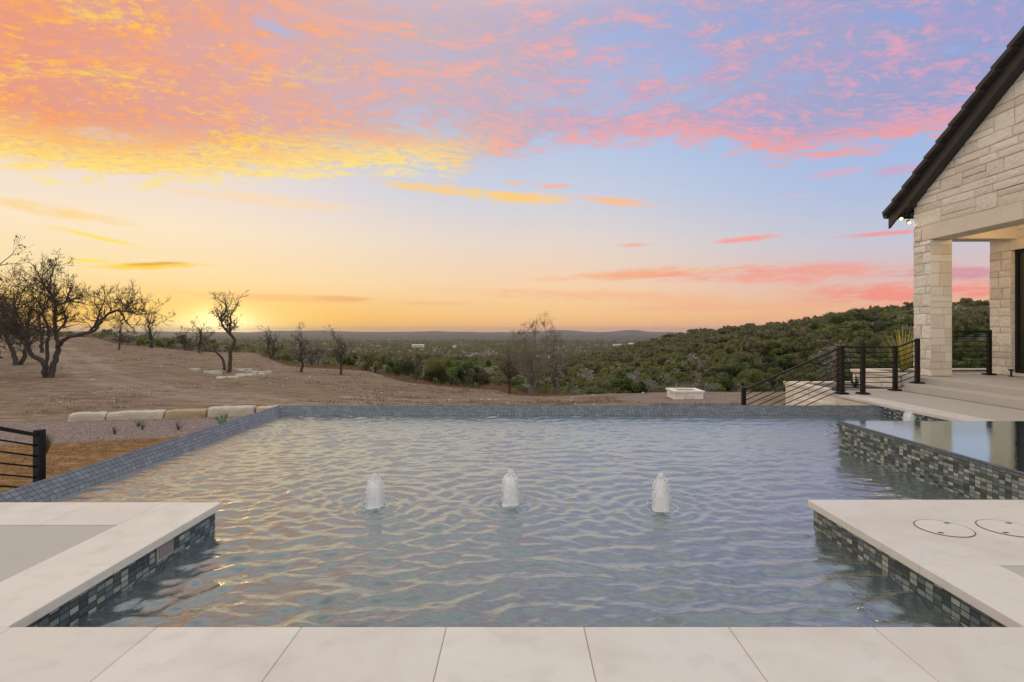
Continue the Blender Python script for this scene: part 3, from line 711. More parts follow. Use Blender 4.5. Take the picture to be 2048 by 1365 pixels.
# skimmer lids in the right deck
for x, lab in ((2.69, 'round stone skimmer lid nearest the pool edge on the right deck'), (3.09, 'round stone skimmer lid cut off by the right side of the photo')):
    e = empty('deck_hatch', (x, 3.47, .002), label=lab, cat='skimmer lid', group='round skimmer lids in the right deck')
    mb = MB(); r0 = .150; r1 = .156; N = 64
    mb.face([(r0*math.cos(2*math.pi*i/N), r0*math.sin(2*math.pi*i/N), .0015) for i in range(N)], .6)
    mb.build('lid_disc', M_DECK, e)
    mb = MB()
    for i in range(N):
        c0, s0, c1, s1 = math.cos(2*math.pi*i/N), math.sin(2*math.pi*i/N), math.cos(2*math.pi*(i+1)/N), math.sin(2*math.pi*(i+1)/N)
        mb.face([(r0*c0, r0*s0, .0012), (r1*c0, r1*s0, .0012), (r1*c1, r1*s1, .0012), (r0*c1, r0*s1, .0012)])
    mb.build('seam_ring', flat_mat('dark_seam', (.10, .085, .075), .8), e)
    for sx, sy in ((-.085, -.085), (.085, .085)):
        mb = MB(); mb.box(sx-.016, sx+.016, sy-.010, sy+.010, .0016, .003); mb.build('finger_slot', flat_mat('slot_dark', (.10, .08, .07), .7), e)

# ---------------------------------------------------------------- ashlar stone walls
def clip_poly(poly, a, b, c):      # keep a*u+b*v <= c
    out = []
    for i in range(len(poly)):
        p, q = poly[i], poly[(i+1) % len(poly)]; fp = a*p[0]+b*p[1]-c; fq = a*q[0]+b*q[1]-c
        if fp <= 0: out.append(p)
        if (fp < 0) != (fq < 0) and abs(fp-fq) > 1e-9:
            s = fp/(fp-fq); out.append((p[0]+s*(q[0]-p[0]), p[1]+s*(q[1]-p[1])))
    return out
def ashlar(mb, u0, u1, v0, v1, fr, rnd, clips=(), rough=.010, g=.006, hs=(.13, .18, .24, .28), ws=(.22, .7), depth=(.008, .02)):
    """stone blocks on the plane given by fr(u, v, depth)"""
    v = v0
    while v < v1-.02:
        h = rnd.choice(hs)
        if v1-v-h < .09: h = v1-v
        u = u0
        while u < u1-.01:
            w = rnd.uniform(*ws)
            if u1-u-w < ws[0]*.6: w = u1-u
            cells = [(u, u+w, v, v+h)]
            if h > .22 and w > .3 and rnd.random() < .28:
                m = v+h*rnd.choice((.4, .5, .6)); cells = [(u, u+w, v, m), (u, u+w, m, v+h)]
            for a, b, c, d in cells:
                poly = [(a+g/2, c+g/2), (b-g/2, c+g/2), (b-g/2, d-g/2), (a+g/2, d-g/2)]
                for cl in clips:
                    poly = clip_poly(poly, *cl)
                    if len(poly) < 3: break
                if len(poly) >= 3: block(mb, poly, fr, rnd, rough, depth)
            u += w
        v += h
def block(mb, poly, fr, rnd, rough, depth):
    cu = sum(p[0] for p in poly)/len(poly); cv = sum(p[1] for p in poly)/len(poly)
    dp = rnd.uniform(*depth); tint = rnd.random()
    us = [p[0] for p in poly]; vs = [p[1] for p in poly]
    def inset(k): 
        out = []
        for p in poly:
            du, dv = p[0]-cu, p[1]-cv; L = math.hypot(du, dv) or 1
            out.append((p[0]-math.copysign(min(k, abs(du)*.8), du), p[1]-math.copysign(min(k, abs(dv)*.8), dv)))
        return out
    ring = inset(.007)
    n = len(poly)
    if n == 4 and rough > 0:
        nu = max(2, int((max(us)-min(us))/.045)); nv = max(2, int((max(vs)-min(vs))/.045))
        A, B, C, D = ring
        i0 = len(mb.v); s0 = rnd.uniform(0, 99); tu, tv = rnd.uniform(-1, 1)*rough*.8, rnd.uniform(-1, 1)*rough*.8
        for j in range(nv+1):
            for i in range(nu+1):
                a, b = i/nu, j/nv
                u = (A[0]*(1-a)+B[0]*a)*(1-b)+(D[0]*(1-a)+C[0]*a)*b; v = (A[1]*(1-a)+B[1]*a)*(1-b)+(D[1]*(1-a)+C[1]*a)*b
                edge = i in (0, nu) or j in (0, nv)
                dd = dp + (0 if edge else rough*(.5+rnd.uniform(-.7, .7))) + ((a-.5)*tu+(b-.5)*tv)
                mb.v.append(tuple(fr(u, v, max(dd, .002)))); mb.t.append(tint)
        for j in range(nv):
            for i in range(nu):
                q = i0+j*(nu+1)+i; mb.f.append((q, q+1, q+nu+2, q+nu+1)); mb.uv.append([(0, 0)]*4); mb.mi.append(0)
        dep = [fr(p[0], p[1], dp) for p in ring]
    else:
        mb.face([fr(p[0], p[1], dp) for p in ring], tint)
    for i in range(n):
        p, q, r_, s_ = poly[i], poly[(i+1) % n], ring[(i+1) % n], ring[i]
        mb.face([fr(p[0], p[1], -.004), fr(q[0], q[1], -.004), fr(r_[0], r_[1], dp), fr(s_[0], s_[1], dp)], tint)

# ---------------------------------------------------------------- house
WX = 8.63; YE = 11.96; ZP = .29; ZB = 3.15; SL = .672; XF = 8.43; YV = 12.53; ZV = 3.94; RIDGE = 6.6
def roofz(y): return ZV + SL*(YV-y) if y > RIDGE else ZV + SL*(YV-RIDGE) - SL*(RIDGE-y)
house = empty('stone_house', (WX, YE, ZP), label='cream limestone house with steep dark tiled gable roof and open corner porch', cat='house')
def hobj(mb, name, mat, parent=house, **k):
    o = mb.build(name, mat, None, **k); o.parent = parent
    ox, oy, oz = (WX, YE, ZP)
    o.location = (-ox, -oy, -oz) if parent is house else (0, 0, 0)
    return o
rnd = random.Random(11)
# gable wall over the beam, facing the pool, plane x = WX
cw = MB()
Y0 = -0.2
cw_core = [(YE, 3.48), (YE, roofz(YE)-.40), (RIDGE, roofz(RIDGE)-.40), (Y0, roofz(Y0)-.40), (Y0, 3.48)]
for xx in (WX, WX+.43): cw.face([(xx, y, z) for y, z in (cw_core if xx > WX else cw_core[::-1])])
for (p, q) in zip(cw_core, cw_core[1:]+cw_core[:1]): cw.face([(WX, *p), (WX, *q), (WX+.43, *q), (WX+.43, *p)])
hobj(cw, 'wall_core', M_MORTAR)
gw = MB()
frA = lambda u, v, d: (WX-d, YE-u, v)            # u runs towards the camera
c1 = (-SL, 1.0, roofz(YE)-.40)                   # v <= z0 + SL*u
uR = YE-RIDGE
c2 = (SL, 1.0, roofz(RIDGE)-.40+SL*uR)
ashlar(gw, 0, YE-Y0, 3.46, roofz(RIDGE)-.4, frA, rnd, (c1, c2), rough=.012, ws=(.25, .85), hs=(.15, .2, .26, .30))
hobj(gw, 'gable_wall', M_STONE)
# dressed beams
bm_ = MB()
yy = YE-.24
for k, L in enumerate((2.35, 2.5, 2.5, 2.5)):
    bm_.box(WX-.020, WX+.44, max(yy-L+.004, Y0), yy, ZB, 3.46, .3+.2*k, .006); yy -= L
bm_.box(WX+.445, 10.5, 11.52, 11.94, ZB+.02, 3.44, .5, .006)
hobj(bm_, 'beam', M_STONE_SMOOTH)
# corner column
co = MB(); co.box(WX, WX+.43, 11.48, YE, ZP, 3.46); 
colo = hobj(co, 'column', M_MORTAR)
cb = MB(); rn = random.Random(5)
ashlar(cb, 0, .24, ZB, 3.46, frA, rn, rough=.012, ws=(.2, .24)) 
ashlar(cb, -.012, .492, ZP, ZB, frA, rn, rough=.014, hs=(.15, .2, .24, .28), ws=(.16, .40))
ashlar(cb, -.012, .442, ZP, ZB, lambda u, v, d: (WX+u, 11.48-d*.6, v), rn, rough=.003, hs=(.15, .2, .24, .28), ws=(.18, .44), depth=(.008, .018))
ashlar(cb, 0, .43, ZP, 3.46, lambda u, v, d: (WX+.43-u, YE+d, v), rn, rough=.012, ws=(.18, .44))
ashlar(cb, 0, .48, ZP, ZB, lambda u, v, d: (WX+.43+d, 11.48+u, v), rn, rough=.012, ws=(.18, .44))
hobj(cb, 'stonework', M_STONE)
# house wall with the door, plane x = 10.5 facing the pool
XD = 10.48
dw = MB(); dw.box(XD, XD+.45, 11.68, 12.20, ZP, 3.9); dw.box(XD, XD+.45, Y0, 11.68, 2.96, 3.9); dw.box(XD, XD+.45, Y0, 8.6, ZP, 2.958)
dw.box(XD+.45, 13.5, 11.9, 12.2, ZP, 3.9)
hobj(dw, 'inner_wall', M_MORTAR)
db = MB(); frD = lambda u, v, d: (XD-d, 12.20-u, v); rn = random.Random(8)
ashlar(db, 0, .53, ZP, 2.94, frD, rn, rough=.014, ws=(.2, .5)); ashlar(db, 0, 12.4, 2.94, 3.46, frD, rn, rough=.01, ws=(.3, .8)); ashlar(db, 3.6, 12.4, ZP, 2.94, frD, rn, rough=.012)
ashlar(db, -.01, .1, ZP, 2.94, lambda u, v, d: (XD+u, 11.68-d*.5, v), rn, rough=.003, ws=(.09, .12), hs=(.15, .2, .24, .28))
hobj(db, 'inner_stonework', M_STONE)
dd_ = MB(); dd_.box(XD+.10, XD+.16, 8.6, 11.675, ZP+.06, 2.955); door = hobj(dd_, 'door', M_DOOR)
fr_ = MB()
for y0, y1, z0, z1 in ((11.60, 11.672, ZP+.06, 2.95), (10.1, 10.17, ZP+.06, 2.95), (8.61, 8.68, ZP+.06, 2.95), (8.68, 11.6, 2.88, 2.95), (8.68, 11.6, ZP+.062, ZP+.16)):
    fr_.box(XD+.075, XD+.098, y0, y1, z0, z1, b=.003)
fo = fr_.build('door_frame', M_METAL); fo.parent = door
th = MB(); th.box(XD-.06, XD+.20, 8.6, 11.675, ZP+.001, ZP+.058, .5, .005); hobj(th, 'threshold', M_STONE_SMOOTH)
ce = MB(); ce.box(WX+.44, XD, Y0, 11.5, 3.44, 3.5); hobj(ce, 'ceiling', M_CEIL)
# roof: sheathing, stepped tiles, barge board, soffit, corbel box, gutter
ro = MB()
def slab_prof(x0, x1, top, bot, ya, yb):
    for sgn in (1,):
        P = [(y, roofz(y)-top) for y in (ya, yb)]; Q = [(y, roofz(y)-bot) for y in (yb, ya)]
        poly = P+Q
        ro_.face([(x0, *p) for p in poly[::-1]]); ro_.face([(x1, *p) for p in poly])
        for p, q in zip(poly, poly[1:]+poly[:1]): ro_.face([(x0, *p), (x0, *q), (x1, *q), (x1, *p)])
ro_ = MB(); slab_prof(XF+.03, 15.0, .10, .16, YV-.02, RIDGE); slab_prof(XF+.03, 15.0, .10, .16, RIDGE, Y0); 
roof = hobj(ro_, 'roof', M_FASCIA)
ti = MB(); rt = random.Random(2)
ex = .385; nn = int((YV-RIDGE)/(ex*.83))+1
cs = 1/math.sqrt(1+SL*SL); sn = SL*cs
for side in (0, 1):
    ln = (YV-RIDGE)/cs if side == 0 else (RIDGE-Y0)/cs
    k = 0; s = 0
    while s < ln:
        L = min(ex+.05, ln-s+.02)
        for cx in range(22):
            x0 = XF-.03+cx*.30; 
            if cx > 21: break
            c_s = s+L/2; y = (YV - c_s*cs) if side == 0 else (Y0 + c_s*cs)
            z = roofz(y)-.045; dy = -1 if side == 0 else 1
            axy = Vector((0, dy*cs, sn)); nrm = Vector((0, -dy*sn, cs)) if True else None
            # lower end lifted over the course beneath
            axt = (axy*L - nrm*.045).normalized(); n2 = Vector((1, 0, 0)).cross(axt); 
            if n2.z < 0: n2 = -n2
            ti.bevbox(Vector((x0+(.15 if cx else .10), y, z))+nrm*(.012 if cx else -.028), (1, 0, 0), axt, n2, (.148 if cx else .198, L/2, .015 if cx else .044), .006, rt.random(), jit=.002, rnd=rt)
        s += ex; k += 1
tio = ti.build('tile_courses', M_ROOF, recalc=True); tio.parent = roof
ro_ = MB(); slab_prof(XF, XF+.045, .125, .40, YV-.03, RIDGE); slab_prof(XF, XF+.045, .125, .40, RIDGE, Y0); o = ro_.build('barge_board', M_FASCIA); o.parent = roof
ro_ = MB(); slab_prof(XF+.046, WX-.003, .36, .402, YV-.35, RIDGE); slab_prof(XF+.046, WX-.003, .36, .402, RIDGE, Y0); o = ro_.build('soffit', M_FASCIA); o.parent = roof
bx = MB()
P = [(YV-.03, 3.835), (11.86, 3.93), (11.86, 4.20), (YV-.03, roofz(YV-.03)-.10)]
for x0, x1 in ((XF+.004, 8.645),):
    bx.face([(x0, *p) for p in P[::-1]]); bx.face([(x1, *p) for p in P])
    for p, q in zip(P, P[1:]+P[:1]): bx.face([(x0, *p), (x0, *q), (x1, *q), (x1, *p)])
o = bx.build('corbel_box', M_FASCIA); o.parent = roof
gu = MB(); gp = [(YV-.02, 3.90), (YV-.02, 3.80), (YV+.07, 3.80), (YV+.12, 3.89), (YV+.105, 3.895), (YV+.06, 3.815), (YV-.005, 3.815), (YV-.005, 3.90)]
for i in range(len(gp)):
    p, q = gp[i], gp[(i+1) % len(gp)]; gu.face([(XF-.04, *p), (XF-.04, *q), (15, *q), (15, *p)])
gu.face([(XF-.04, *p) for p in gp[:4]])
o = gu.build('gutter', M_FASCIA); o.parent = roof
bs = MB(); bs.box(8.65, 15, 11.97, YV-.02, 3.82, 3.85); o = bs.build('eave_soffit', M_FASCIA); o.parent = roof

# flood light under the eave
M_GLOW, ntg, bg_ = new_mat('warm_lamp_glow'); pset(ntg, bg_, color=(1, .9, .7), emis=(1, .64, .27), es=1.7)
fle = empty('floodlight', (8.56, 12.12, 3.80), label='lit twin head bronze floodlight under the corner of the eave', cat='floodlight')
mb = MB(); mb.tube([(.02, .0, .02), (.02, 0, -.06)], .05, 12); mb.tube([(.02, 0, -.05), (-.04, 0, -.09)], .015, 8); mb.tube([(.02, 0, -.05), (.07, -.02, -.11)], .015, 8); mb.build('mount', M_METAL, fle)
for dx, dz in ((-.115, -.085), (.065, -.17)):
    hd = MB(); c = Vector((dx, 0, dz)); ax = Vector((-.25, -.75, -.45)).normalized()
    hd.tube([c-ax*.09, c-ax*.04, c+ax*.01, c+ax*.035], [.02, .034, .045, .050], 16); ho = hd.build('lamp_head', M_METAL, fle)
    gl = MB(); a1 = ax.cross(Vector((0, 0, 1))).normalized(); a2 = ax.cross(a1)
    gl.face([c+ax*.037+(a1*math.cos(w)+a2*math.sin(w))*.040 for w in [2*math.pi*i/20 for i in range(20)]]); go = gl.build('lens', M_GLOW, ho)
    ld_ = bpy.data.lights.new('flood_lamp', 'SPOT'); ld_.energy = 4; ld_.color = (1, .70, .38); ld_.spot_size = R(110); ld_.spot_blend = .8; ld_.shadow_soft_size = .05
    lo = bpy.data.objects.new('flood_lamp', ld_); COL.objects.link(lo); lo.parent = fle; lo.location = c+ax*.06
    lo.rotation_euler = ax.to_track_quat('-Z', 'Y').to_euler()
# recessed porch lamps
for yy in (8.9, 10.6):
    e = empty('ceiling_lamp', (9.75, yy, 3.438), label='recessed warm downlight in the porch ceiling', cat='lamp', group='recessed porch downlights')
    mb = MB(); N = 20
    mb.face([(.07*math.cos(2*math.pi*i/N), -.07*math.sin(2*math.pi*i/N), -.004) for i in range(N)]); mb.build('lens', M_GLOW, e)
    mb = MB()
    for i in range(N):
        c0, s0, c1_, s1 = math.cos(2*math.pi*i/N), math.sin(2*math.pi*i/N), math.cos(2*math.pi*(i+1)/N), math.sin(2*math.pi*(i+1)/N)
        mb.face([(.071*c0, .071*s0, -.006), (.071*c1_, .071*s1, -.006), (.09*c1_, .09*s1, -.006), (.09*c0, .09*s0, -.006)])
    mb.build('trim_ring', M_METAL, e)
    ld_ = bpy.data.lights.new('porch_lamp', 'POINT'); ld_.energy = 15; ld_.color = (1, .68, .36); ld_.shadow_soft_size = .08
    lo = bpy.data.objects.new('porch_lamp', ld_); COL.objects.link(lo); lo.parent = e; lo.location = (0, 0, -.12)

# steps and porch floor
stp = empty('steps', (7.93, 8, 0), label='wide two riser concrete steps up to the covered porch', cat='steps')
mb = MB(); mb.box(0, .41, -9, 3.30, -.003, .160, .5, .012); mb.build('tread', M_CONC, stp)
mb = MB(); mb.box(.411, 2.60, -9, 3.95, -.003, ZP-.004, .5, .012); mb.build('porch_floor', M_CONC, stp)
mb = MB(); mb.box(.412, 2.60, 3.30, 4.2, -.6, -.004); mb.build('porch_base', M_STONE_SMOOTH, stp)
ds = empty('door_stop', (10.25, 11.42, ZP), label='small black spool shaped door stop on the porch floor', cat='door stop')
mb = MB(); mb.tube([(0, 0, 0), (0, 0, .012), (0, 0, .02), (0, 0, .11), (0, 0, .118), (0, 0, .15)], [.045, .045, .018, .018, .045, .045], 16); mb.build('spool', M_METAL, ds)

# ---------------------------------------------------------------- railings
def post(parent, x, y, z0, z1, w=.075, plate=True):
    mb = MB(); mb.box(x-w/2, x+w/2, y-w/2, y+w/2, z0, z1, b=.006); o = mb.build('post', M_METAL, parent)
    if plate:
        mb = MB(); mb.box(x-.10, x+.10, y-.10, y+.10, z0, z0+.018, b=.005); mb.box(x-.085, x+.085, y-.085, y+.085, z0+.018, z0+.034, b=.006); mb.build('base_plate', M_METAL, o)
    return o
def span(parent, p, q, n=8, gap=.105, drop=.03):
    p, q = Vector(p), Vector(q); d = (q-p); L = d.length; ax = d/L; side = Vector((0, 0, 1)).cross(ax).normalized(); up = ax.cross(side); 
    if up.z < 0: up = -up
    mb = MB(); mb.bevbox((p+q)/2-Vector((0, 0, drop)), ax, side, up, (L/2, .025, .016), .005); mb.build('top_rail', M_METAL, parent, recalc=True)
    for k in range(1, n+1):
        mb = MB(); o = Vector((0, 0, -drop-gap*k)); mb.tube([p+o, q+o], .0088, 6); mb.build('rod', M_METAL, parent, smoothf=True)
W = .0375
r1 = empty('railing', label='black horizontal rod railing sloping down beside the garden steps', cat='railing')
post(r1, 4.44, 10.8, -.86, .135); post(r1, 6.37, 10.8, 0, .95); post(r1, 6.78, 10.8, 0, .95)
span(r1, (4.44+W, 10.8, .12), (6.37-W, 10.8, .94)); span(r1, (6.37+W, 10.8, .95), (6.78-W, 10.8, .95))
r2 = empty('railing', label='black railing behind the landing rising to the stone column', cat='railing')
post(r2, 6.67, 11.42, 0, .93); post(r2, 7.84, 11.42, 0, .93); post(r2, 8.20, 11.28, .16, 1.08)
span(r2, (6.67+W, 11.42, .93), (7.84-W, 11.42, .93)); span(r2, (7.84+W, 11.40, .93), (8.20-W, 11.30, 1.07))
r3 = empty('railing', label='short black railing between the column and the door wall', cat='railing')
post(r3, 10.17, 11.86, ZP, 1.26)
span(r3, (9.09, 11.86, 1.25), (10.17-W, 11.86, 1.25), 8, .105)
r4 = empty('railing', label='black stair railing behind the left deck cut off by the photo', cat='railing')
post(r4, -4.72, 5.43, -.72, .27, plate=True); post(r4, -4.72, 3.6, 0, .93)
span(r4, (-4.72, 3.6+W, .86), (-4.72, 5.43-W, .255), 8)
# stone steps on both sides
gs = MB()
for k in range(5): gs.box(6.20-.33*(k+1)-.0, 6.20-.33*k+.02 if k else 6.20, 10.66, 11.50, -1.6, -.165*(k+1), .4+.1*k, .01)
tag(gs.build('garden_steps', M_STONE_SMOOTH), 'pale stone steps going down beyond the infinity edge', 'steps')
gs = MB()
for k in range(4): gs.box(-6.3, -4.78, 4.02+.36*k, 4.02+.36*(k+1), -1.6, -.15*(k+1), .4+.1*k, .01)
tag(gs.build('garden_steps', M_STONE_SMOOTH), 'stone steps down to the lawn behind the left deck', 'steps')

# ---------------------------------------------------------------- planters
def planter(x0, x1, y0, y1, zb, zt, label, soil=-.05, cw=.24):
    e = empty('stone_planter', (x0, y0, zb), label=label, cat='planter', group='raised limestone planters by the garden steps')
    rn = random.Random(int(x0*100)); o = Vector((-x0, -y0, -zb))
    mb = MB(); mb.box(.012, x1-x0-.012, .012, y1-y0-.012, 0, zt-zb-.10); mb.build('core', M_MORTAR, e)
    mb = MB()
    ashlar(mb, 0, y1-y0, 0, zt-zb-.075, lambda u, v, d: (.012-d, y1-y0-u, v), rn, rough=.008, ws=(.3, .75), hs=(.16, .2, .24))
    ashlar(mb, 0, x1-x0, 0, zt-zb-.075, lambda u, v, d: (u, .012-d, v), rn, rough=.008, ws=(.3, .75), hs=(.16, .2, .24))
    ashlar(mb, 0, x1-x0, 0, zt-zb-.075, lambda u, v, d: (x1-x0-u, y1-y0-.012+d, v), rn, rough=.008, ws=(.3, .75), hs=(.16, .2, .24))
    mb.build('stonework', M_STONE, e)
    mb = MB(); z0, z1 = zt-zb-.075, zt-zb; X, Y = x1-x0, y1-y0
    mb.box(-.04, cw, -.03, Y+.04, z0, z1, .5, .008); mb.box(cw+.004, X, Y-cw, Y+.04, z0, z1, .6, .008); mb.box(cw+.004, X, -.03, .12, z0, z1, .4, .008)
    mb.build('capstone', M_STONE_SMOOTH, e)
    mb = MB(); mb.box(cw, X-.01, .12, Y-cw, zt-zb-.2, zt-zb-.03); mb.build('soil', M_SOIL, e)
planter(8.20, 12.5, 12.0, 13.46, -.3, .315, 'upper limestone planter holding a yellow yucca behind the column')
planter(6.55, 8.19, 11.56, 13.45, -1.2, .0, 'lower limestone planter beside the garden steps')

# fire pit on its gravel pad
zf = gz(6.9, 22.6)-.02
fp = empty('fire_pit', (6.92, 22.75, zf), 0, label='square cut limestone fire pit on a round gravel pad', cat='fire pit')
rn = random.Random(4); a = .575; hh = .30
mb = MB()
for fr in (lambda u, v, d: (-a+u, -a-d+.01, v), lambda u, v, d: (-a-d+.01, a-u, v), lambda u, v, d: (a-u, a+d-.01, v), lambda u, v, d: (a+d-.01, -a+u, v)):
    ashlar(mb, 0, 2*a, 0, hh, fr, rn, rough=.006, ws=(.3, .6), hs=(.15,), g=.004)
mb.build('stonework', M_STONE, fp)
mb = MB(); q = a-.16
mb.box(-a+.01, a-.01, -a+.01, -q, 0, hh-.001); mb.box(-a+.01, a-.01, q, a-.01, 0, hh-.001); mb.box(-a+.01, -q, -q, q, 0, hh-.001); mb.box(q, a-.01, -q, q, 0, hh-.001); mb.build('core', M_MORTAR, fp)
mb = MB(); c = .05
mb.box(-a-c, a+c, -a-c, -q+.02, hh, hh+.075, .8, .008); mb.box(-a-c, a+c, q-.02, a+c, hh, hh+.075, .7, .008); mb.box(-a-c, -q+.02, -q+.023, q-.023, hh, hh+.075, .9, .008); mb.box(q-.02, a+c, -q+.023, q-.023, hh, hh+.075, .6, .008)
mb.build('capstone', limestone_mat('pale_cap', (.82, .77, .68), (.78, .72, .62), .7, .2), fp)
mb = MB(); mb.box(-q, q, -q, q, .0, .12); mb.build('ash_bed', M_SOIL, fp)

# limestone edging blocks
segs = [(130, 207, 14.6, 14.85, .23, 0), (208.5, 323, 14.87, 15.22, .24, 0), (324.5, 409, 15.25, 15.52, .24, 1), (410.5, 505, 15.55, 15.86, .30, 0), (507, 556, 15.88, 16.05, .28, 2)]
labs = ['leftmost limestone edging block with a rounded worn end', 'long white limestone edging block in the middle of the row', 'limestone edging block with an ochre stained front face', 'tallest limestone edging block behind the prickly pear', 'tan limestone edging block touching the pool corner']
def rough_block(name, c, L, Wd, Hh, rz, mat, seed, jit=.03, flat=1.0):
    """quarried block: subdivided box pushed about by noise"""
    nx, ny, nz = max(4, int(L/.09)), max(3, int(Wd/.09)), max(3, int(Hh/.07)); mb = MB(); vid = {}
    def vert(i, j, k):
        key = (i, j, k)
        if key in vid: return vid[key]
        x, y, z = (i/nx-.5)*L, (j/ny-.5)*Wd, k/nz*Hh
        n = nf1(x*4+seed*7, y*4+z*5); n2 = nf1(x*13+seed, z*13+y*9)
        ex = (abs(i/nx-.5)*2)**6; ez = (k/nz)**5; ey = (abs(j/ny-.5)*2)**6
        rd = .012*(ex*ey+ex*ez+ey*ez)
        x -= math.copysign(rd+jit*.5*(n*.5+.5)*ex, x); y += (jit*n-math.copysign(rd, y))*1.0; z += (jit*.8*n2*(k > 0)) - rd*(k > 0) - jit*ez*.6*abs(n)
        vid[key] = len(mb.v); mb.v.append((x, y, z)); mb.t.append(.5+.4*n2); return vid[key]
    def q(a, b, c_, d): mb.f.append((a, b, c_, d)); mb.uv.append([(0, 0)]*4); mb.mi.append(0)
    for i in range(nx):
        for j in range(ny): q(vert(i, j, nz), vert(i+1, j, nz), vert(i+1, j+1, nz), vert(i, j+1, nz)); q(vert(i, j+1, 0), vert(i+1, j+1, 0), vert(i+1, j, 0), vert(i, j, 0))
        for k in range(nz): q(vert(i, 0, k), vert(i+1, 0, k), vert(i+1, 0, k+1), vert(i, 0, k+1)); q(vert(i+1, ny, k), vert(i, ny, k), vert(i, ny, k+1), vert(i+1, ny, k+1))
    for j in range(ny):
        for k in range(nz): q(vert(0, j+1, k), vert(0, j, k), vert(0, j, k+1), vert(0, j+1, k+1)); q(vert(nx, j, k), vert(nx, j+1, k), vert(nx, j+1, k+1), vert(nx, j, k+1))
    o = mb.build(name, mat, None); o.location = c; o.rotation_euler = (0, 0, rz); return o
M_EDGE = limestone_mat('edging_limestone', (.56, .49, .40), (.46, .39, .30), .9, 1.0)
M_TAN = limestone_mat('tan_limestone', (.55, .43, .29), (.50, .38, .25), .9, .8)
for i, (p0, p1, d0, d1, h, k) in enumerate(segs):
    h *= .88; x0, x1 = at(p0, d0), at(p1, d1); L = math.hypot(x1-x0, d1-d0); cx, cy = (x0+x1)/2, (d0+d1)/2+.2
    o = rough_block('edging_block', (cx, cy, gz(cx, cy)-.04), L, .5, h+.04, math.atan2(d1-d0, x1-x0), [M_EDGE, M_OCHRE, M_TAN][k], i+1)
    tag(o, labs[i], 'edging stone', 'row of limestone edging blocks')

# flat rocks under the lone tree
def rock(px, py, wpx, hpx, label, seed):
    d0 = 36.0
    for _ in range(30):
        x = at(px, d0); d0 = d0*.5 + .5*F*(H-gz(x, d0))/(py-CY)
    x = at(px, d0); L = wpx/F*d0; h = hpx/F*d0
    o = rough_block('limestone_rock', (x, d0, gz(x, d0)-.06), L, L*.55, h+.06, random.Random(seed).uniform(-.3, .3), M_ROCK, seed, .08); return tag(o, label, 'rock', 'flat limestone rocks round the lone tree')
rock(388, 741, 24, 4, 'small flat rock farthest left of the lone tree', 21)
rock(426, 750, 34, 8, 'bulky pale boulder left of the lone tree trunk', 22)
rock(456, 757, 42, 4, 'long thin slab lying in front of the lone tree', 23)
rock(488, 743, 30, 5, 'raised flat slab just right of the lone tree', 24)
rock(490, 753, 34, 5, 'low pale slab at the front of the rock heap right of the lone tree', 25)
rock(513, 753, 32, 6, 'tilted pale slab at the right front of the rock heap', 26)
rock(530, 749, 26, 6, 'brown rock at the far right end of the heap', 27)
rock(506, 747, 26, 5, 'rock at the back of the heap right of the lone tree', 28)

# ---------------------------------------------------------------- trees
def twigs(mb, p, d, L, r, lev, rn, spread=.6, up=.25, kids=(3, 5), curl=.35, shrink=.62, leaves=None, minr=.004, grow=(.45, .75)):
    n = 4 if lev > 0 else 3; pts = [Vector(p)]; d = Vector(d).normalized(); rad = [r]
    for i in range(n):
        d = (d + Vector((rn.gauss(0, curl), rn.gauss(0, curl), rn.gauss(0, curl)+up*.4))*.5).normalized()
        pts.append(pts[-1]+d*(L/n)); rad.append(max(r*(1-.62*(i+1)/n), minr))
    mb.tube(pts, rad, 5 if r > .03 else (4 if r > .014 else 3), rn.random(), cap=False)
    if lev <= 0:
        if leaves is not None and rn.random() < leaves[1]: leaves[0].append(pts[-1])
        return
    for k in range(rn.randint(*kids)):
        t = rn.uniform(.25, 1.0); i = min(int(t*n), n-1); q = pts[i].lerp(pts[i+1], t*n-i)
        base = (pts[i+1]-pts[i]).normalized()
        dv = (base + Vector((rn.gauss(0, spread), rn.gauss(0, spread), rn.gauss(up, spread)))).normalized()
        twigs(mb, q, dv, L*rn.uniform(*grow), max(rad[i]*shrink, minr), lev-1, rn, spread, up, kids, curl, shrink, leaves, minr, grow)
def limb(mb, pts, r0, r1, rn, k=8, sprout=None, wob=.03):
    """main limb through given points (Catmull-Rom), then sprouting branches"""
    P = [Vector(p) for p in pts]; out = []
    for i in range(len(P)-1):
        a, b, c, d = P[max(i-1, 0)], P[i], P[i+1], P[min(i+2, len(P)-1)]
        for s in range(4):
            t = s/4; out.append(.5*((2*b)+(c-a)*t+(2*a-5*b+4*c-d)*t*t+(3*b-a-3*c+d)*t**3))
    out.append(P[-1]); n = len(out)
    out = [o+Vector((rn.gauss(0, wob*.4), rn.gauss(0, wob), rn.gauss(0, wob*.4)))*(0 if i == 0 else 1) for i, o in enumerate(out)]
    rad = [r0+(r1-r0)*i/(n-1) for i in range(n)]
    mb.tube(out, rad, k, rn.random())
    if sprout:
        cnt, f0, L, lev, kw = sprout
        for _ in range(cnt):
            i = int(rn.uniform(f0, 1)*(n-2)); d = (out[i+1]-out[i]).normalized()
            dv = d*.5+Vector((rn.gauss(0, .6), rn.gauss(0, .6), rn.gauss(.35, .5)))
            twigs(mb, out[i], dv, L*rn.uniform(.6, 1.2), min(rad[i]*.5, .035), lev, rn, **kw)
        d = (out[-1]-out[-2]).normalized(); twigs(mb, out[-1], d, L, rad[-1], lev, rn, **kw)
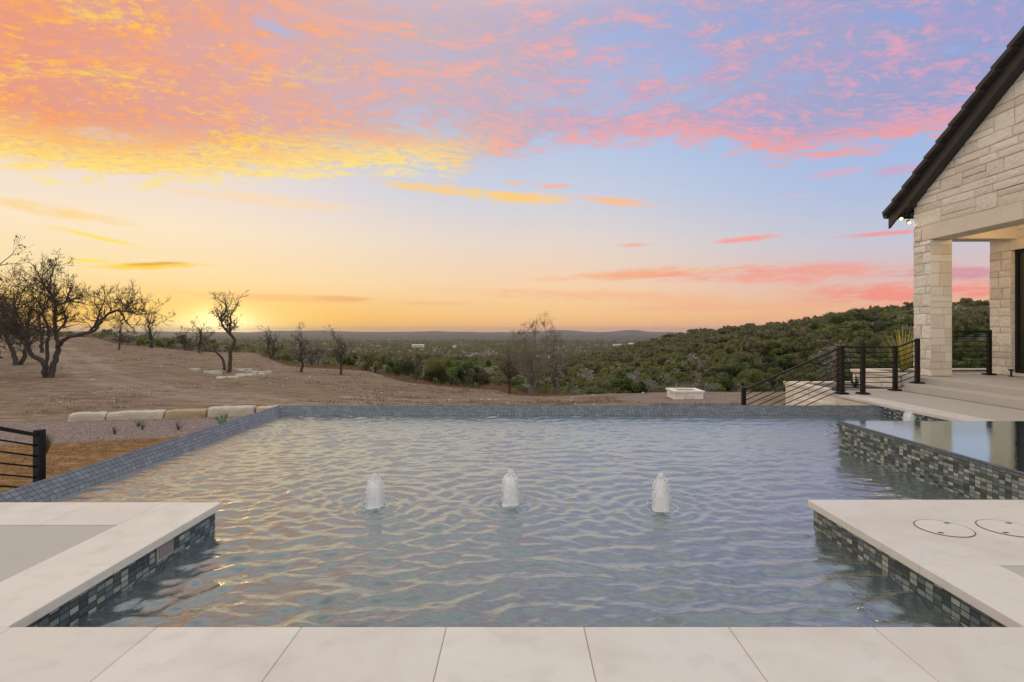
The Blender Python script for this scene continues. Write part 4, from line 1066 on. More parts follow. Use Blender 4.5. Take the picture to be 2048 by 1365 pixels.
def leaf_cloud(C, n, s, rngl, squash=1.0):
    """n random leaf quads round the centres C (m,4: x,y,z,r)"""
    w = C[:, 3]**2; k = rngl.choice(len(C), n, p=w/w.sum())
    v = rngl.normal(size=(n, 3)); v /= np.linalg.norm(v, axis=1)[:, None]
    rr = rngl.random(n)**.35
    c = C[k, :3] + v*(C[k, 3]*rr)[:, None]*np.array([1, 1, squash])
    a = rngl.normal(size=(n, 3)); a /= np.linalg.norm(a, axis=1)[:, None]
    b = np.cross(a, rngl.normal(size=(n, 3))); b /= np.linalg.norm(b, axis=1)[:, None]
    sz = s*(.5+rngl.random(n))[:, None]; a *= sz; b *= sz*.7
    V = np.stack([c-a-b*.3, c-b, c+a+b*.2, c+b], 1).reshape(-1, 3)
    Q = np.arange(n*4).reshape(n, 4)
    tint = np.repeat(np.clip(.3*rngl.random(n)+.7*rngl.random(len(C))[k], 0, 1), 4)
    return V, Q, tint
def zpix(zx, zy, d):       # a point traced in the enlarged left part of the photo, at depth d
    px, py = zx/3.9, 480+zy/3.9; return Vector((at(px, d), d, H-(py-CY)/F*d))

def oak_one():
    D = 26.6; rn = random.Random(12); x = at(95, D); z = gz(x, D)-.05
    e = empty('bare_oak', (x, D, z), label='large spreading bare oak forking from the ground, left of the field', cat='tree', group='bare trees on the field')
    O = Vector((x, D, z)); mb = MB(); lv = []
    kw = dict(spread=.62, up=.22, kids=(2, 4), curl=.45, leaves=(lv, .45), minr=.006)
    def T(pts, dy): return [zpix(a, b, D+dy*i/len(pts)) - O for i, (a, b) in enumerate(pts)]
    sp_ = lambda c, L, f=.25: (int(c*1.7), f, L, 3, kw)
    limb(mb, T([(352, 1095), (350, 1010), (330, 955), (240, 890), (218, 800), (160, 735), (95, 690), (20, 630)], -1.6), .145, .03, rn, sprout=sp_(13, 1.1, .5))
    limb(mb, T([(358, 1000), (365, 930), (370, 800), (380, 715), (345, 600), (310, 500), (250, 440)], 1.5), .095, .02, rn, sprout=sp_(14, 1.1, .5))
    limb(mb, T([(400, 1095), (415, 1000), (445, 880), (452, 800), (430, 680), (430, 520), (385, 400), (335, 340), (300, 270)], .8), .145, .025, rn, sprout=sp_(18, .95, .5))
    limb(mb, T([(385, 400), (395, 320), (420, 250), (438, 175)], .3), .05, .015, rn, sprout=sp_(6, .5, .3))
    limb(mb, T([(452, 830), (520, 765), (620, 740), (740, 705), (800, 620), (870, 562), (960, 552), (1060, 578), (1225, 578)], -2.2), .10, .014, rn, sprout=sp_(17, .75, .45))
    limb(mb, T([(690, 725), (745, 650), (780, 560), (815, 470)], -.8), .06, .02, rn, sprout=sp_(7, .8, .2))
    limb(mb, T([(940, 555), (985, 640), (1050, 700)], -.6), .05, .015, rn, sprout=sp_(5, .5))
    limb(mb, T([(432, 510), (500, 490), (540, 420), (550, 365)], .7), .07, .02, rn, sprout=sp_(6, .7))
    limb(mb, T([(500, 490), (580, 480), (660, 500)], .5), .05, .015, rn, sprout=sp_(6, .6, .1))
    limb(mb, T([(450, 710), (510, 650), (530, 590)], 1.0), .06, .02, rn, sprout=sp_(6, .7, .2))
    limb(mb, T([(218, 800), (150, 690), (120, 600), (150, 500)], .9), .07, .03, rn, sprout=sp_(9, .9, .2))
    mb.build('trunk', M_BARK, e, smoothf=True)
    rg = np.random.default_rng(3); pts = np.array([[p.x, p.y, p.z] for p in lv]); pts = pts[rg.permutation(len(pts))[:620]]
    C = np.concatenate([pts, np.full((len(pts), 1), .11)], 1)
    cl = [zpix(a, b, D) - O for a, b in ((250, 300), (265, 265), (440, 420), (120, 480), (720, 640), (250, 600), (60, 560))]
    C = np.concatenate([C, np.array([[p.x, p.y, p.z, r] for p, r in zip(cl, (.30, .22, .22, .3, .36, .34, .5))])])
    V, Q, t = leaf_cloud(C, 3000, .020, rg); np_mesh('crown', V, Q, foliage_mat('sparse_leaves', (.05, .04, .022), (.10, .075, .04), (.08, .06, .03)), e, tint=t)
oak_one()
def oak_two():
    D = 34.0; rn = random.Random(5)
    for _ in range(20): D = D*.5+.5*F*(H-gz(at(455, D), D))/(745.5-CY)
    D = min(max(D, 30), 42); x = at(457, D); z = gz(x, D)-.05
    e = empty('bare_mesquite', (x, D, z), label='lone bare tree with crooked trunk rising from the flat rocks', cat='tree', group='bare trees on the field'); O = Vector((x, D, z))
    mb = MB(); lv = []; kw = dict(spread=.7, up=.2, kids=(2, 3), curl=.5, leaves=(lv, .5), minr=.008)
    def T(pts, dy): return [zpix(a, b, D+dy*i/len(pts)) - O for i, (a, b) in enumerate(pts)]
    limb(mb, T([(1785, 1055), (1795, 960), (1798, 880), (1828, 780), (1790, 735), (1745, 680), (1722, 620), (1760, 560), (1768, 500)], .5), .13, .03, rn, sprout=(20, .55, .75, 3, kw))
    limb(mb, T([(1795, 740), (1796, 680), (1800, 600), (1815, 550)], -.5), .075, .03, rn, sprout=(14, .2, .75, 3, kw))
    limb(mb, T([(1755, 1012), (1742, 950), (1690, 878), (1640, 868), (1590, 848)], -.3), .085, .03, rn, sprout=(3, .8, .6, 2, kw))
    mb.build('trunk', M_BARK, e, smoothf=True)
    rg = np.random.default_rng(5); pts = np.array([[p.x, p.y, p.z, .1] for p in lv]); V, Q, t = leaf_cloud(pts, 500, .026, rg)
    np_mesh('crown', V, Q, M_TWIG, e, tint=t)
oak_two()
def generic_tree(px, d, hgt, label, seed, kind='bare', lean=(0, 0), name='bare_tree', group='bare trees on the field', spreadf=1.0, leafn=0, bark=None, rt_=.045, z=None, minr=None, n0=None, foli=None, leafs=.05):
    rn = random.Random(seed); x = at(px, d); z = gz(x, d)-.05 if z is None else z
    e = empty(name, (x, d, z), label=label, cat='tree', group=group)
    mb = MB(); lv = []; mr = minr if minr else max(.005, d*.00013)
    kw = dict(spread=.55*spreadf, up=.25, kids=(2, 4), curl=.35, leaves=(lv, 1.0), minr=mr)
    r0 = hgt*rt_; stems = n0 or rn.choice((1, 2))
    for s in range(stems):
        lx, ly = lean[0]+rn.gauss(0, .12)*(stems > 1), lean[1]+rn.gauss(0, .1)
        pts = [Vector((rn.uniform(-.05, .05), 0, 0)), Vector((lx*hgt*.15+rn.gauss(0, .02)*hgt, ly*hgt*.15, hgt*.18)), Vector((lx*hgt*.32, ly*hgt*.3, hgt*.36)), Vector((lx*hgt*.42+rn.gauss(0, .03)*hgt, ly*hgt*.4, hgt*.56)), Vector((lx*hgt*.45, ly*hgt*.4, hgt*.72))]
        limb(mb, pts, r0/stems**.5, r0*.25, rn, 7, sprout=(int(17/stems)+2, .28, hgt*.27, 3, kw), wob=.012*hgt)
    mb.build('trunk', bark or M_BARK, e, smoothf=True)
    if leafn:
        rg = np.random.default_rng(seed); P = np.array([[p.x, p.y, p.z, hgt*.035] for p in lv]); V, Q, t = leaf_cloud(P, leafn, leafs, rg)
        np_mesh('crown', V, Q, foli or M_TWIG, e, tint=t)
    return e
def dfor(px, py, lo=25, hi=46):
    best = None
    for d in np.arange(lo, hi, .5):
        v = CY+F*(H-gz(at(px, d), d))/d
        if best is None or abs(v-py) < best[0]: best = (abs(v-py), d)
    return best[1]
generic_tree(33, 33, 4.9, 'dark slender tree behind the big oak, leaning left', 31, lean=(-.35, 0), leafn=1000, leafs=.035, foli=M_OAK, n0=1, rt_=.03)
generic_tree(44, 33.5, 4.6, 'upright thin tree right behind the big oak', 32, lean=(.1, .1), leafn=900, leafs=.035, foli=M_OAK, n0=1, rt_=.03)
generic_tree(2, 38, 5.6, 'leafy dark tree cut by the left side of the photo', 33, lean=(-.1, 0), leafn=3200, foli=M_OAK, rt_=.03, leafs=.045)
generic_tree(-32, 26, 5.6, 'tree outside the left side whose branches reach into the photo', 34, lean=(.2, 0), leafn=900, foli=M_OAK)
generic_tree(83, 44, 4.3, 'small tree seen between the forks of the big oak', 35, n0=1, rt_=.035, leafn=700, leafs=.035, foli=M_OAK)
generic_tree(236, 50, 2.9, 'short bare sapling on the ridge right of the big oak', 36, n0=1, rt_=.03)
generic_tree(302, 57, 4.0, 'small bare tree on the ridge with a forked top', 37, rt_=.045, n0=1)
generic_tree(372, 68, 3.6, 'bare round bush on the skyline left of the sun', 38, n0=2, rt_=.03, z=-2.2)
generic_tree(398, 56, 3.4, 'dense bare bush against the setting sun', 39, n0=3, rt_=.03)
generic_tree(545, 55, 4.4, 'dark bare tree behind the slope right of the sun', 40, rt_=.04, z=-3.0)
generic_tree(603, dfor(603, 745), dfor(603, 745)*.080, 'bare tree with pale twigs standing on the slope', 41, rt_=.035, n0=1, leafn=2600, leafs=.02, bark=M_BARK, spreadf=1.1)
generic_tree(682, dfor(682, 751), dfor(682, 751)*.078, 'narrow bare tree on the edge of the slope', 42, rt_=.035, n0=1, leafn=2600, leafs=.02, spreadf=.8)
def tall_tree():
    D = 28.5; x = at(1065, D); z = gz(x, D)-.05; rn = random.Random(77)
    e = empty('bare_tree', (x, D, z), label='tallest bare tree on the field edge with a feathery top', cat='tree', group='bare trees on the field')
    O = Vector((x, D, z)); mb = MB(); lv = []; kw = dict(spread=.75, up=.2, kids=(2, 4), curl=.42, leaves=(lv, 1.0), minr=.0055)
    def T(pts, dy): return [Vector((at(a, D+dy*i/len(pts)), D+dy*i/len(pts), H-(b-CY)/F*(D+dy*i/len(pts)))) - O for i, (a, b) in enumerate(pts)]
    for pts, r0, r1, cnt, dy in (([(1062, 792), (1063, 770), (1066, 752), (1068, 720), (1070, 690), (1071, 655)], .15, .02, 16, .3), ([(1066, 792), (1069, 768), (1074, 748), (1086, 720), (1092, 692), (1094, 668)], .12, .015, 15, -.4),
                                 ([(1064, 762), (1058, 742), (1048, 715), (1050, 690), (1052, 668)], .08, .015, 13, .5), ([(1072, 752), (1090, 735), (1104, 712), (1108, 690)], .06, .012, 12, .6), ([(1062, 758), (1044, 738), (1028, 715), (1026, 698)], .06, .012, 12, -.6)):
        limb(mb, T(pts, dy), r0, r1, rn, 7, sprout=(int(cnt*.8), .15, .62, 3, kw), wob=.03)
    mb.build('trunk', M_BARK2, e, smoothf=True)
    P = np.array([[p.x, p.y, p.z, .13] for p in lv]); V, Q, t = leaf_cloud(P, 11000, .013, np.random.default_rng(6)); np_mesh('crown', V, Q, M_WISP, e, tint=t)
tall_tree()
0 and generic_tree(1065, 28.5, 4.05, 'tallest bare tree on the field edge with a feathery top', 43, rt_=.05, n0=2, leafn=7000, bark=M_BARK2, leafs=.024, spreadf=1.25)
generic_tree(1018, 28.8, 2.3, 'low twiggy tree just left of the tallest bare tree', 44, rt_=.035, n0=1, leafn=7000, leafs=.013, foli=M_WISP, spreadf=1.2)
generic_tree(1104, 30, 2.4, 'pale leaning tree just right of the tallest bare tree', 45, rt_=.04, n0=1, leafn=900, lean=(.3, 0), bark=M_BARK2, z=-2.4)
generic_tree(1663, 34, 3.1, 'pale grey bare tree seen through the sloping railing', 46, rt_=.04, n0=3, bark=M_BARK2, leafn=1500, z=-3.2)
for i, (px, pyb, hpx, k) in enumerate([(748, 741, 36, 0), (832, 752, 42, 1), (893, 762, 56, 0), (630, 727, 32, 2), (790, 745, 26, 0), (930, 768, 44, 0), (958, 772, 30, 1), (700, 735, 24, 0), (865, 760, 20, 0)]):
    d = lip(px)+4+1.5*i % 5; x = at(px, d); zt = H-(pyb-hpx-CY)/F*d; zb = gz(x, d); hh = zt-zb
    rn = random.Random(100+i)
    e = empty('juniper', (x, d, zb), label=['round dark juniper on the lip below the narrow bare tree', 'open topped oak on the lip with a dark leaning trunk', 'large round juniper on the lip left of the tallest bare tree', 'grey twiggy shrub on the lip beneath the pale twigged tree',
        'small yellow green juniper right of the round dark one', 'ragged juniper beside the large round one', 'low brownish oak bush left of the low twiggy tree', 'small dark juniper left of the round dark one', 'low juniper mound between the oak and the large juniper'][i], cat='tree', group='junipers and oaks along the lip of the field')
    tb = MB(); cs_ = []
    for s in range(3):
        tip = Vector((rn.gauss(0, hh*.25), rn.gauss(0, hh*.2), hh*.7)); tb.tube([Vector((0, 0, -.2)), tip*.5+Vector((rn.gauss(0, .1), 0, 0)), tip], [hh*.03, hh*.022, hh*.01], 5)
    tb.build('trunk', M_BARK, e)
    for s in range(16):
        f = rn.random(); cs_.append((rn.gauss(0, hh*.24), rn.gauss(0, hh*.2), hh*(.45+.50*f), hh*rn.uniform(.10, .2)*(1.15-.5*f)))
    V, Q, t = leaf_cloud(np.array(cs_), 3800, .055, np.random.default_rng(i)); np_mesh('crown', V, Q, (M_JUN, M_OAK, M_TWIG)[k], e, tint=t)

# templates for the wooded hill and valley
def template(kind, seed, nl, s):
    rg = np.random.default_rng(seed); rn = random.Random(seed); m = 14 if kind != 'bare' else 10
    C = []
    for i in range(m):
        f = rn.random(); a_ = rn.uniform(0, 6.28); rr_ = rn.random()**.5*(.42 if kind != 'bare' else .38)
        hz = .30+.55*f*(1-.5*rr_) if kind == 'juniper' else .45+.42*f
        C.append((rr_*math.cos(a_), rr_*math.sin(a_), hz, rn.uniform(.12, .22)))
    return leaf_cloud(np.array(C), nl, s, rg, .8)
def trunk_mesh(seed):
    rn = random.Random(seed); mb = MB()
    for s in range(3):
        tip = Vector((rn.gauss(0, .2), rn.gauss(0, .2), .62)); mb.tube([Vector((0, 0, -.1)), tip*.5+Vector((rn.gauss(0, .04), rn.gauss(0, .04), 0)), tip], [.03, .02, .008], 4)
    return mb
def bare_mesh(seed):
    rn = random.Random(seed); mb = MB()
    for s in range(3): twigs(mb, (0, 0, -.05), (rn.gauss(0, .4), rn.gauss(0, .4), 1), .5, .018, 3, rn, spread=.6, up=.3, kids=(3, 4), minr=.0045, grow=(.5, .8))
    return mb
KM = {'juniper': M_JUN, 'oak': M_OAK, 'bare': M_TWIG}
NL = {'juniper': (4200, .026), 'oak': (3400, .025), 'bare': (900, .016)}
tm, tk = {}, {}
for k in KM:
    for s in range(3):
        V, Q, t = template(k, hash_ := {'juniper': 10, 'oak': 20, 'bare': 30}[k]+s, *NL[k])
        o = np_mesh(k+'_crown', V, Q, KM[k], tint=t); tm[k, s] = o.data; bpy.data.objects.remove(o)
        o = (bare_mesh(s+3) if k == 'bare' else trunk_mesh(s+7)).build(k+'_trunk', M_BARK2 if k == 'bare' else M_BARK); tk[k, s] = o.data; bpy.data.objects.remove(o)
# scatter
rg = np.random.default_rng(99)
cand = []
HPX = [1050, 1130, 1223, 1300, 1382, 1500, 1600, 1720, 2048]
N = 42000
pxs = rg.uniform(-150, 2250, N); ds = np.sqrt(rg.uniform(25**2, 460**2, N))
ld = np.interp(pxs, LIPX, LIPD)
ok = ds > ld*1.10+2.5
house_px = (pxs > 1716) & (pxs < 1778) & (ds > 112) & (ds < 200)
ok &= ~house_px
xs = (pxs-CX)/F*ds; zs = ground_z(xs, ds)
gap = nfbm(xs/28, ds/28, 3, 55)
ok &= gap < .38
keepden = rg.random(N) < np.clip(.42+ds/460*.55, 0, 1); ok &= keepden
cand = np.stack([pxs, ds, xs, zs], 1)[ok]
# thin by minimum spacing on a hash grid
cell = {}; kept = []
for c in cand[np.argsort(cand[:, 1])]:
    s_ = 2.0+c[1]*.006; key = (int(c[2]//s_), int(c[1]//s_))
    if key in cell: continue
    cell[key] = 1; kept.append(c)
kept = np.array(kept)
# keep only what the camera side could see: drop trees whose tops lie well below the crest of ground nearer the camera
def visible(c):
    px, d, x, z = c
    dd = np.linspace(min(10, d*.5), d*.97, 28); zz = ground_z(x/d*dd, dd, False); v = (zz-H)/dd
    return (z+5-H)/d > v.max()-.004
kept = np.array([c for c in kept if visible(c)])
print('trees kept', len(kept), 'D', dfor(603, 745), dfor(682, 751))
forced = [(1632, 150, 640), (1655, 150, 636), (1690, 150, 624), (1708, 152, 618), (1726, 155, 613), (1752, 138, 640), (1780, 150, 628), (1800, 160, 627), (1826, 150, 619), (1604, 150, 645),
          (1790, 128, 640), (1712, 130, 640), (1905, 150, 617), (1930, 150, 621), (1958, 150, 611), (1975, 150, 609), (1850, 150, 618), (1880, 150, 616), (1572, 170, 645), (1540, 180, 648)]
FT = {}
for fp_, fd, ft in forced:
    x_ = at(fp_, fd); z_ = gz(x_, fd); kept = np.vstack([kept, [fp_, fd, x_, z_]]); FT[(fp_, fd)] = H-(ft-CY)/F*fd - z_
nk = len(kept)-len(forced); kept = np.vstack([kept[nk:], kept[:nk]])
def kindof(c, r):
    n = nfbm(np.array([c[2]/22]), np.array([c[1]/22]), 3, 77)[0]
    left = c[0] < 1050
    if c[0] > 1850 and c[1] < 70: return 'juniper'
    if 1080 < c[0] < 1420 and c[1] < 120 and r < .42: return 'bare'
    if r < (.28 if left else .10)+.22*(n < -.2): return 'bare'
    if r < .38+.25*n+(.1 if left else 0): return 'oak'
    return 'juniper'
LAB = {'juniper': 'dark green juniper in the brush of the slope below the field', 'oak': 'olive brown live oak in the brush of the slope below the field', 'bare': 'leafless grey brush tree among the evergreens of the slope'}
GRP = {'juniper': 'junipers on the wooded slope', 'oak': 'live oaks on the wooded slope', 'bare': 'leafless brush trees on the wooded slope'}
SV, SQ, ST, SM, voff = [], [], [], [], 0
TPX = [-150, 250, 420, 520, 650, 800, 950, 1080, 1140, 1223, 1305, 1382, 1500, 1588, 1624, 1722, 1823, 1903, 2048]
TPY = [663, 665, 674, 696, 712, 722, 728, 728, 724, 700, 674, 661, 645, 639, 630, 614, 616, 612, 604]
rt2 = random.Random(17)
inframe = [(c[0] > 395) and (c[0] < 2060) for c in kept]
nind = 0
st_t = {(k, s): template(k, 40+s+{'juniper': 0, 'oak': 10, 'bare': 20}[k], {'juniper': 230, 'oak': 200, 'bare': 170}[k], {'juniper': .105, 'oak': .095, 'bare': .055}[k]) for k in KM for s in range(4)}
st_n = {(k, s): template(k, 60+s+{'juniper': 0, 'oak': 10, 'bare': 20}[k], {'juniper': 700, 'oak': 600, 'bare': 450}[k], {'juniper': .065, 'oak': .06, 'bare': .03}[k]) for k in KM for s in range(3)}
for c, inf in zip(kept, inframe):
    k = kindof(c, rt2.random()); size = {'juniper': rt2.uniform(3.0, 5.4), 'oak': rt2.uniform(3.4, 6.2), 'bare': rt2.uniform(2.6, 4.4)}[k]
    if c[0] > 1620 and c[1] > 120: size *= 1.15
    d0 = lip(c[0])
    px, d, x, z = c
    if d < 200:
        top = float(np.interp(px, TPX, TPY)) + rt2.uniform(0, 9)
        size = min(size, H-(top-CY)/F*d - z)
        if size < 1.1: continue
    if (px, d) not in FT: size = min(size, max(1.1, (56 if px > 1130 else 40)/F*d*rt2.uniform(.5, 1.35)))
    if (px, d) in FT: size = FT[(px, d)]; k = 'oak' if rt2.random() < .7 else 'juniper'
    if px < 1060 and d < 100 and rt2.random() < .72: continue
    if px < 560 and d < 100: size *= .6
    rz = rt2.uniform(0, 6.28); sx = rt2.uniform(.85, 1.3)
    if inf and nind < 285:
        s = rt2.randrange(3); nind += 1
        nm = {'juniper': 'juniper_tree', 'oak': 'live_oak_tree', 'bare': 'brush_tree'}[k]
        e = empty(nm, (x, d, z-.05), rz, LAB[k], 'tree', GRP[k]); e.scale = (size*sx, size*sx, size)
        for nme, me in (('crown', tm[k, s]), ('trunk', tk[k, s])):
            o = bpy.data.objects.new(nme, me); COL.objects.link(o); o.parent = e
    else:
        V, Q, t = (st_n[k, rt2.randrange(3)] if d < 130 else st_t[k, rt2.randrange(4)])
        ca, sa = math.cos(rz), math.sin(rz)
        W_ = np.stack([(V[:, 0]*ca-V[:, 1]*sa)*size*sx+x, (V[:, 0]*sa+V[:, 1]*ca)*size*sx+d, V[:, 2]*size+z-.05], 1)
        SV.append(W_); SQ.append(Q+voff); voff += len(V); ST.append(np.clip(t*.7+rt2.random()*.5-.1, 0, 1)); SM.append(np.full(len(Q), list(KM).index(k)))
# farther country: small clumps to 2.4 km
N = 15000
pxs = rg.uniform(-200, 1500, N); ds = 430*(6.0**(rg.random(N)**.85)); xs = (pxs-CX)/F*ds; zs = ground_z(xs, ds)
gp_ = nfbm(xs/150, ds/90, 3, 91)
for i in range(N):
    if gp_[i] > .08 + (.3 if pxs[i] < 700 else 0)*0 and rt2.random() < .85: continue
    dd = np.linspace(20, ds[i]*.97, 22); u = xs[i]/ds[i]
    if (zs[i]+7-H)/ds[i] < ((ground_z(u*dd, dd, False)-H)/dd).max()-.001: continue
    n = 12 if ds[i] > 900 else 22; size = rt2.uniform(5, 9)*(1+ds[i]/1800); k = rt2.choice(('juniper', 'oak', 'oak', 'bare'))
    c = rg.normal(size=(n, 3))*np.array([.42, .42, .13])+np.array([0, 0, .25]); a_ = rg.normal(size=(n, 3)); a_ /= np.linalg.norm(a_, axis=1)[:, None]
    b_ = np.cross(a_, rg.normal(size=(n, 3))); b_ /= np.linalg.norm(b_, axis=1)[:, None]; a_ *= .20; b_ *= .16
    V = (np.stack([c-a_, c-b_, c+a_, c+b_], 1).reshape(-1, 3))*size + np.array([xs[i], ds[i], zs[i]])
    SV.append(V); SQ.append(np.arange(n*4).reshape(n, 4)+voff); voff += n*4
    kz = float(gp_[i]); k = 'juniper' if kz < -.12 + rt2.gauss(0, .12) else k
    ST.append(np.full(n*4, min(1, max(0, .10+rt2.gauss(0, .16)+kz*.5)))); SM.append(np.full(n, list(KM).index(k)))
wood = np_mesh('woodland', np.concatenate(SV), np.concatenate(SQ), [KM[k] for k in KM], tint=np.concatenate(ST), mi=np.concatenate(SM))
tag(wood, 'dense brush and juniper woodland covering the valley and far hillside', 'woodland', kind='stuff')
print('stuff quads', sum(len(q) for q in SQ), 'individual', nind)

# ---------------------------------------------------------------- grasses along the lip, weeds
GV, GT = [], []
rg2 = np.random.default_rng(8)
def blades(x, y, z, n, h, w, spread):
    a_ = rg2.random(n)*6.283; r_ = rg2.random(n)*spread; bx, by = x+r_*np.cos(a_), y+r_*np.sin(a_)
    hh_ = h*(.5+.7*rg2.random(n)); lx, ly = rg2.normal(0, .28, n)*hh_, rg2.normal(0, .28, n)*hh_
    w_ = w*(.6+.8*rg2.random(n)); th_ = rg2.random(n)*3.14; wx, wy = w_*np.cos(th_), w_*np.sin(th_)
    V = np.stack([np.stack([bx-wx, by-wy, np.full(n, z)], 1), np.stack([bx+wx, by+wy, np.full(n, z)], 1), np.stack([bx+lx, by+ly, z+hh_], 1)], 1)
    return V.reshape(-1, 3), np.repeat(rg2.random(n)*.7+.3*rg2.random(), 3)
for i in range(2600):
    px = rg2.uniform(170, 1130); d = lip(px)*(1+rg2.uniform(-.02, .16))+rg2.normal(0, .5); x = at(px, d); g_ = nf1(x*.25, d*.25)
    if g_ < -.25: continue
    V, t = blades(x, d, gz(x, d)-.03, 16, rg2.uniform(.25, .62), .012, .3); GV.append(V); GT.append(t)
V = np.concatenate(GV); o = np_mesh('grass', V, np.arange(len(V)).reshape(-1, 3), M_RUST, tint=np.concatenate(GT))
tag(o, 'tall rust coloured dry grass along the lip of the field', 'grass', kind='stuff')
GV, GT = [], []
for i in range(9000):
    px = rg2.uniform(-60, 1480); d = 16+ (lip(px)-17)*rg2.random()**1.3; x = at(px, d); g_ = nf1(x*.5+9, d*.5)+.5*nf1(x*2, d*2)
    if g_ < .12 or math.hypot(x-6.9, d-22.6) < 3: continue
    V, t = blades(x, d, gz(x, d)-.005, 7, rg2.uniform(.03, .09)*(1+d/60), .006*(1+d/40), .16*(1+d/40)); GV.append(V); GT.append(t)
V = np.concatenate(GV); o = np_mesh('field_grass', V, np.arange(len(V)).reshape(-1, 3), foliage_mat('field_stubble', (.12, .085, .05), (.28, .21, .14), (.2, .15, .1), .2), tint=np.concatenate(GT))
tag(o, 'sparse short dry grass and stubble on the dirt field', 'grass', kind='stuff')
# tiny dry tufts and stubble of the dormant lawn
GV, GT = [], []
for i in range(5200):
    x = rg2.uniform(-13.5, -5.2); y = rg2.uniform(4.6, 12.2)
    if y > 12.0+(x+6.9)*.5 or x/y < -1.02: continue
    V, t = blades(x, y, gz(x, y)-.01, 10, .045, .0035, .09); GV.append(V); GT.append(t)
V = np.concatenate(GV); o = np_mesh('lawn_grass', V, np.arange(len(V)).reshape(-1, 3), foliage_mat('dormant_lawn', (.15, .08, .03), (.33, .2, .09), (.25, .15, .07), .2), tint=np.concatenate(GT))
tag(o, 'short dormant brown lawn grass beside the pool', 'grass', kind='stuff')
# pebbles and stones on the field
mb = MB(); rn = random.Random(6)
for i in range(150):
    px = rn.uniform(-20, 1480); d = rn.uniform(16.5, min(lip(px)-1, 48)); x = at(px, d); s = rn.uniform(.012, .055)*(1+d/60)
    if -3.9 < x-6.9 < 3.2 and abs(d-22.6) < 3: continue
    z = gz(x, d); mb.bevbox((x, d, z+s*.1), (math.cos(i), math.sin(i), 0), (-math.sin(i), math.cos(i), 0), (0, 0, 1), (s, s*rn.uniform(.5, .9), s*.35), s*.25, rn.random(), jit=s*.15, rnd=rn)
tag(mb.build('rubble', M_ROCK), 'loose pale pebbles and stone chips strewn over the dirt field', 'pebbles', kind='stuff')

# small plants
def rosette(name, x, y, z, n, L, w, mat, label, cat, group=None, tilt=(.2, 1.1), seed=0, cup=0.0, dry=0):
    rn = random.Random(seed); e = empty(name, (x, y, z), label=label, cat=cat, group=group); mb = MB()
    for i in range(n):
        a_ = 2.4*i+rn.gauss(0, .2); ti_ = rn.uniform(*tilt); l = L*rn.uniform(.75, 1.1); pts = []
        for s in range(5):
            f = s/4; r_ = l*math.sin(ti_)*f; zz = l*math.cos(ti_)*f - .10*l*f*f*math.sin(ti_); pts.append((r_, zz))
        ca, sa = math.cos(a_), math.sin(a_); t = rn.random()
        for s in range(4):
            w0 = w*(1-.85*(s/4)**1.5)/2; w1 = w*(1-.98*((s+1)/4)**1.5)/2
            (r0, z0), (r1_, z1) = pts[s], pts[s+1]
            m0 = (r0*ca, r0*sa, z0-cup*w0); m1 = (r1_*ca, r1_*sa, z1-cup*w1)
            A = (r0*ca-w0*sa, r0*sa+w0*ca, z0); B = (r1_*ca-w1*sa, r1_*sa+w1*ca, z1); C_ = (r1_*ca+w1*sa, r1_*sa-w1*ca, z1); D_ = (r0*ca+w0*sa, r0*sa-w0*ca, z0)
            mb.face([A, B, m1, m0], t); mb.face([m0, m1, C_, D_], t)
    mb.build('blades', mat, e); return e
rosette('yucca', 8.93, 12.75, .27, 46, 1.10, .055, M_YUC, 'yellow green variegated yucca peeking out from behind the stone column', 'yucca', seed=1, tilt=(.05, .62), cup=.5)
rosette('agave', 7.55, 12.3, -.04, 22, .36, .035, M_GREEN, 'low grey green tuft plant in the lower planter behind the railing', 'plant', seed=2)
for i, (px, d, h, lab) in enumerate([(229, 12.2, .28, 'leftmost of the spiky little yuccas in the gravel bed'), (285, 13.0, .26, 'short green spiky yucca in the middle of the gravel bed'), (277, 13.6, .30, 'thin dark spiky yucca directly behind the green one'), (357, 13.0, .34, 'spiky yucca in front of the ochre stained block')]):
    x = at(px, d); rosette('yucca', x, d, gz(x, d), 22, h, .012, M_GREEN if i == 1 else foliage_mat('dark_blades', (.06, .055, .04), (.13, .11, .08), (.1, .09, .06)), lab, 'yucca', 'small yuccas in the gravel bed', seed=10+i, tilt=(.1, 1.2))
x = at(94, 9.8); rosette('grass_tuft', x, 9.8, gz(x, 9.8), 90, .36, .012, foliage_mat('tuft', (.10, .10, .04), (.22, .20, .09), (.2, .17, .08)), 'yellowish grass tuft just behind the left railing post', 'plant', seed=20, tilt=(.0, .5))
# prickly pear
x = at(445, 13.9); z = gz(x, 13.9); e = empty('prickly_pear', (x, 13.9, z), label='small prickly pear cactus in front of the tallest edging block', cat='cactus')
M_CACT = flat_mat('cactus_pad', (.12, .20, .10), .6, (.10, .16, .08), 20, .2)
for (dx, dz, s, r_) in ((-.06, .075, .075, -.3), (.04, .09, .085, .2), (-.14, .17, .06, -.5), (.09, .22, .065, .3), (-.02, .20, .05, 0)):
    mb = MB(); N = 14; ring = []
    for i in range(7):
        f = -1+2*i/6; th_ = .018*math.sqrt(max(0, 1-f*f)); ring.append([(s*.72*math.sqrt(max(.001, 1-f*f))*math.cos(2*math.pi*j/N), th_*math.sin(2*math.pi*j/N), s*f*1.1) for j in range(N)])
    for i in range(6):
        for j in range(N):
            q_ = [ring[i][j], ring[i][(j+1) % N], ring[i+1][(j+1) % N], ring[i+1][j]]
            mb.face([(a_*math.cos(r_)+c_*math.sin(r_)+dx, b_, -a_*math.sin(r_)+c_*math.cos(r_)+dz) for a_, b_, c_ in q_])
    mb.build('cactus_pad', M_CACT, e, smoothf=True)
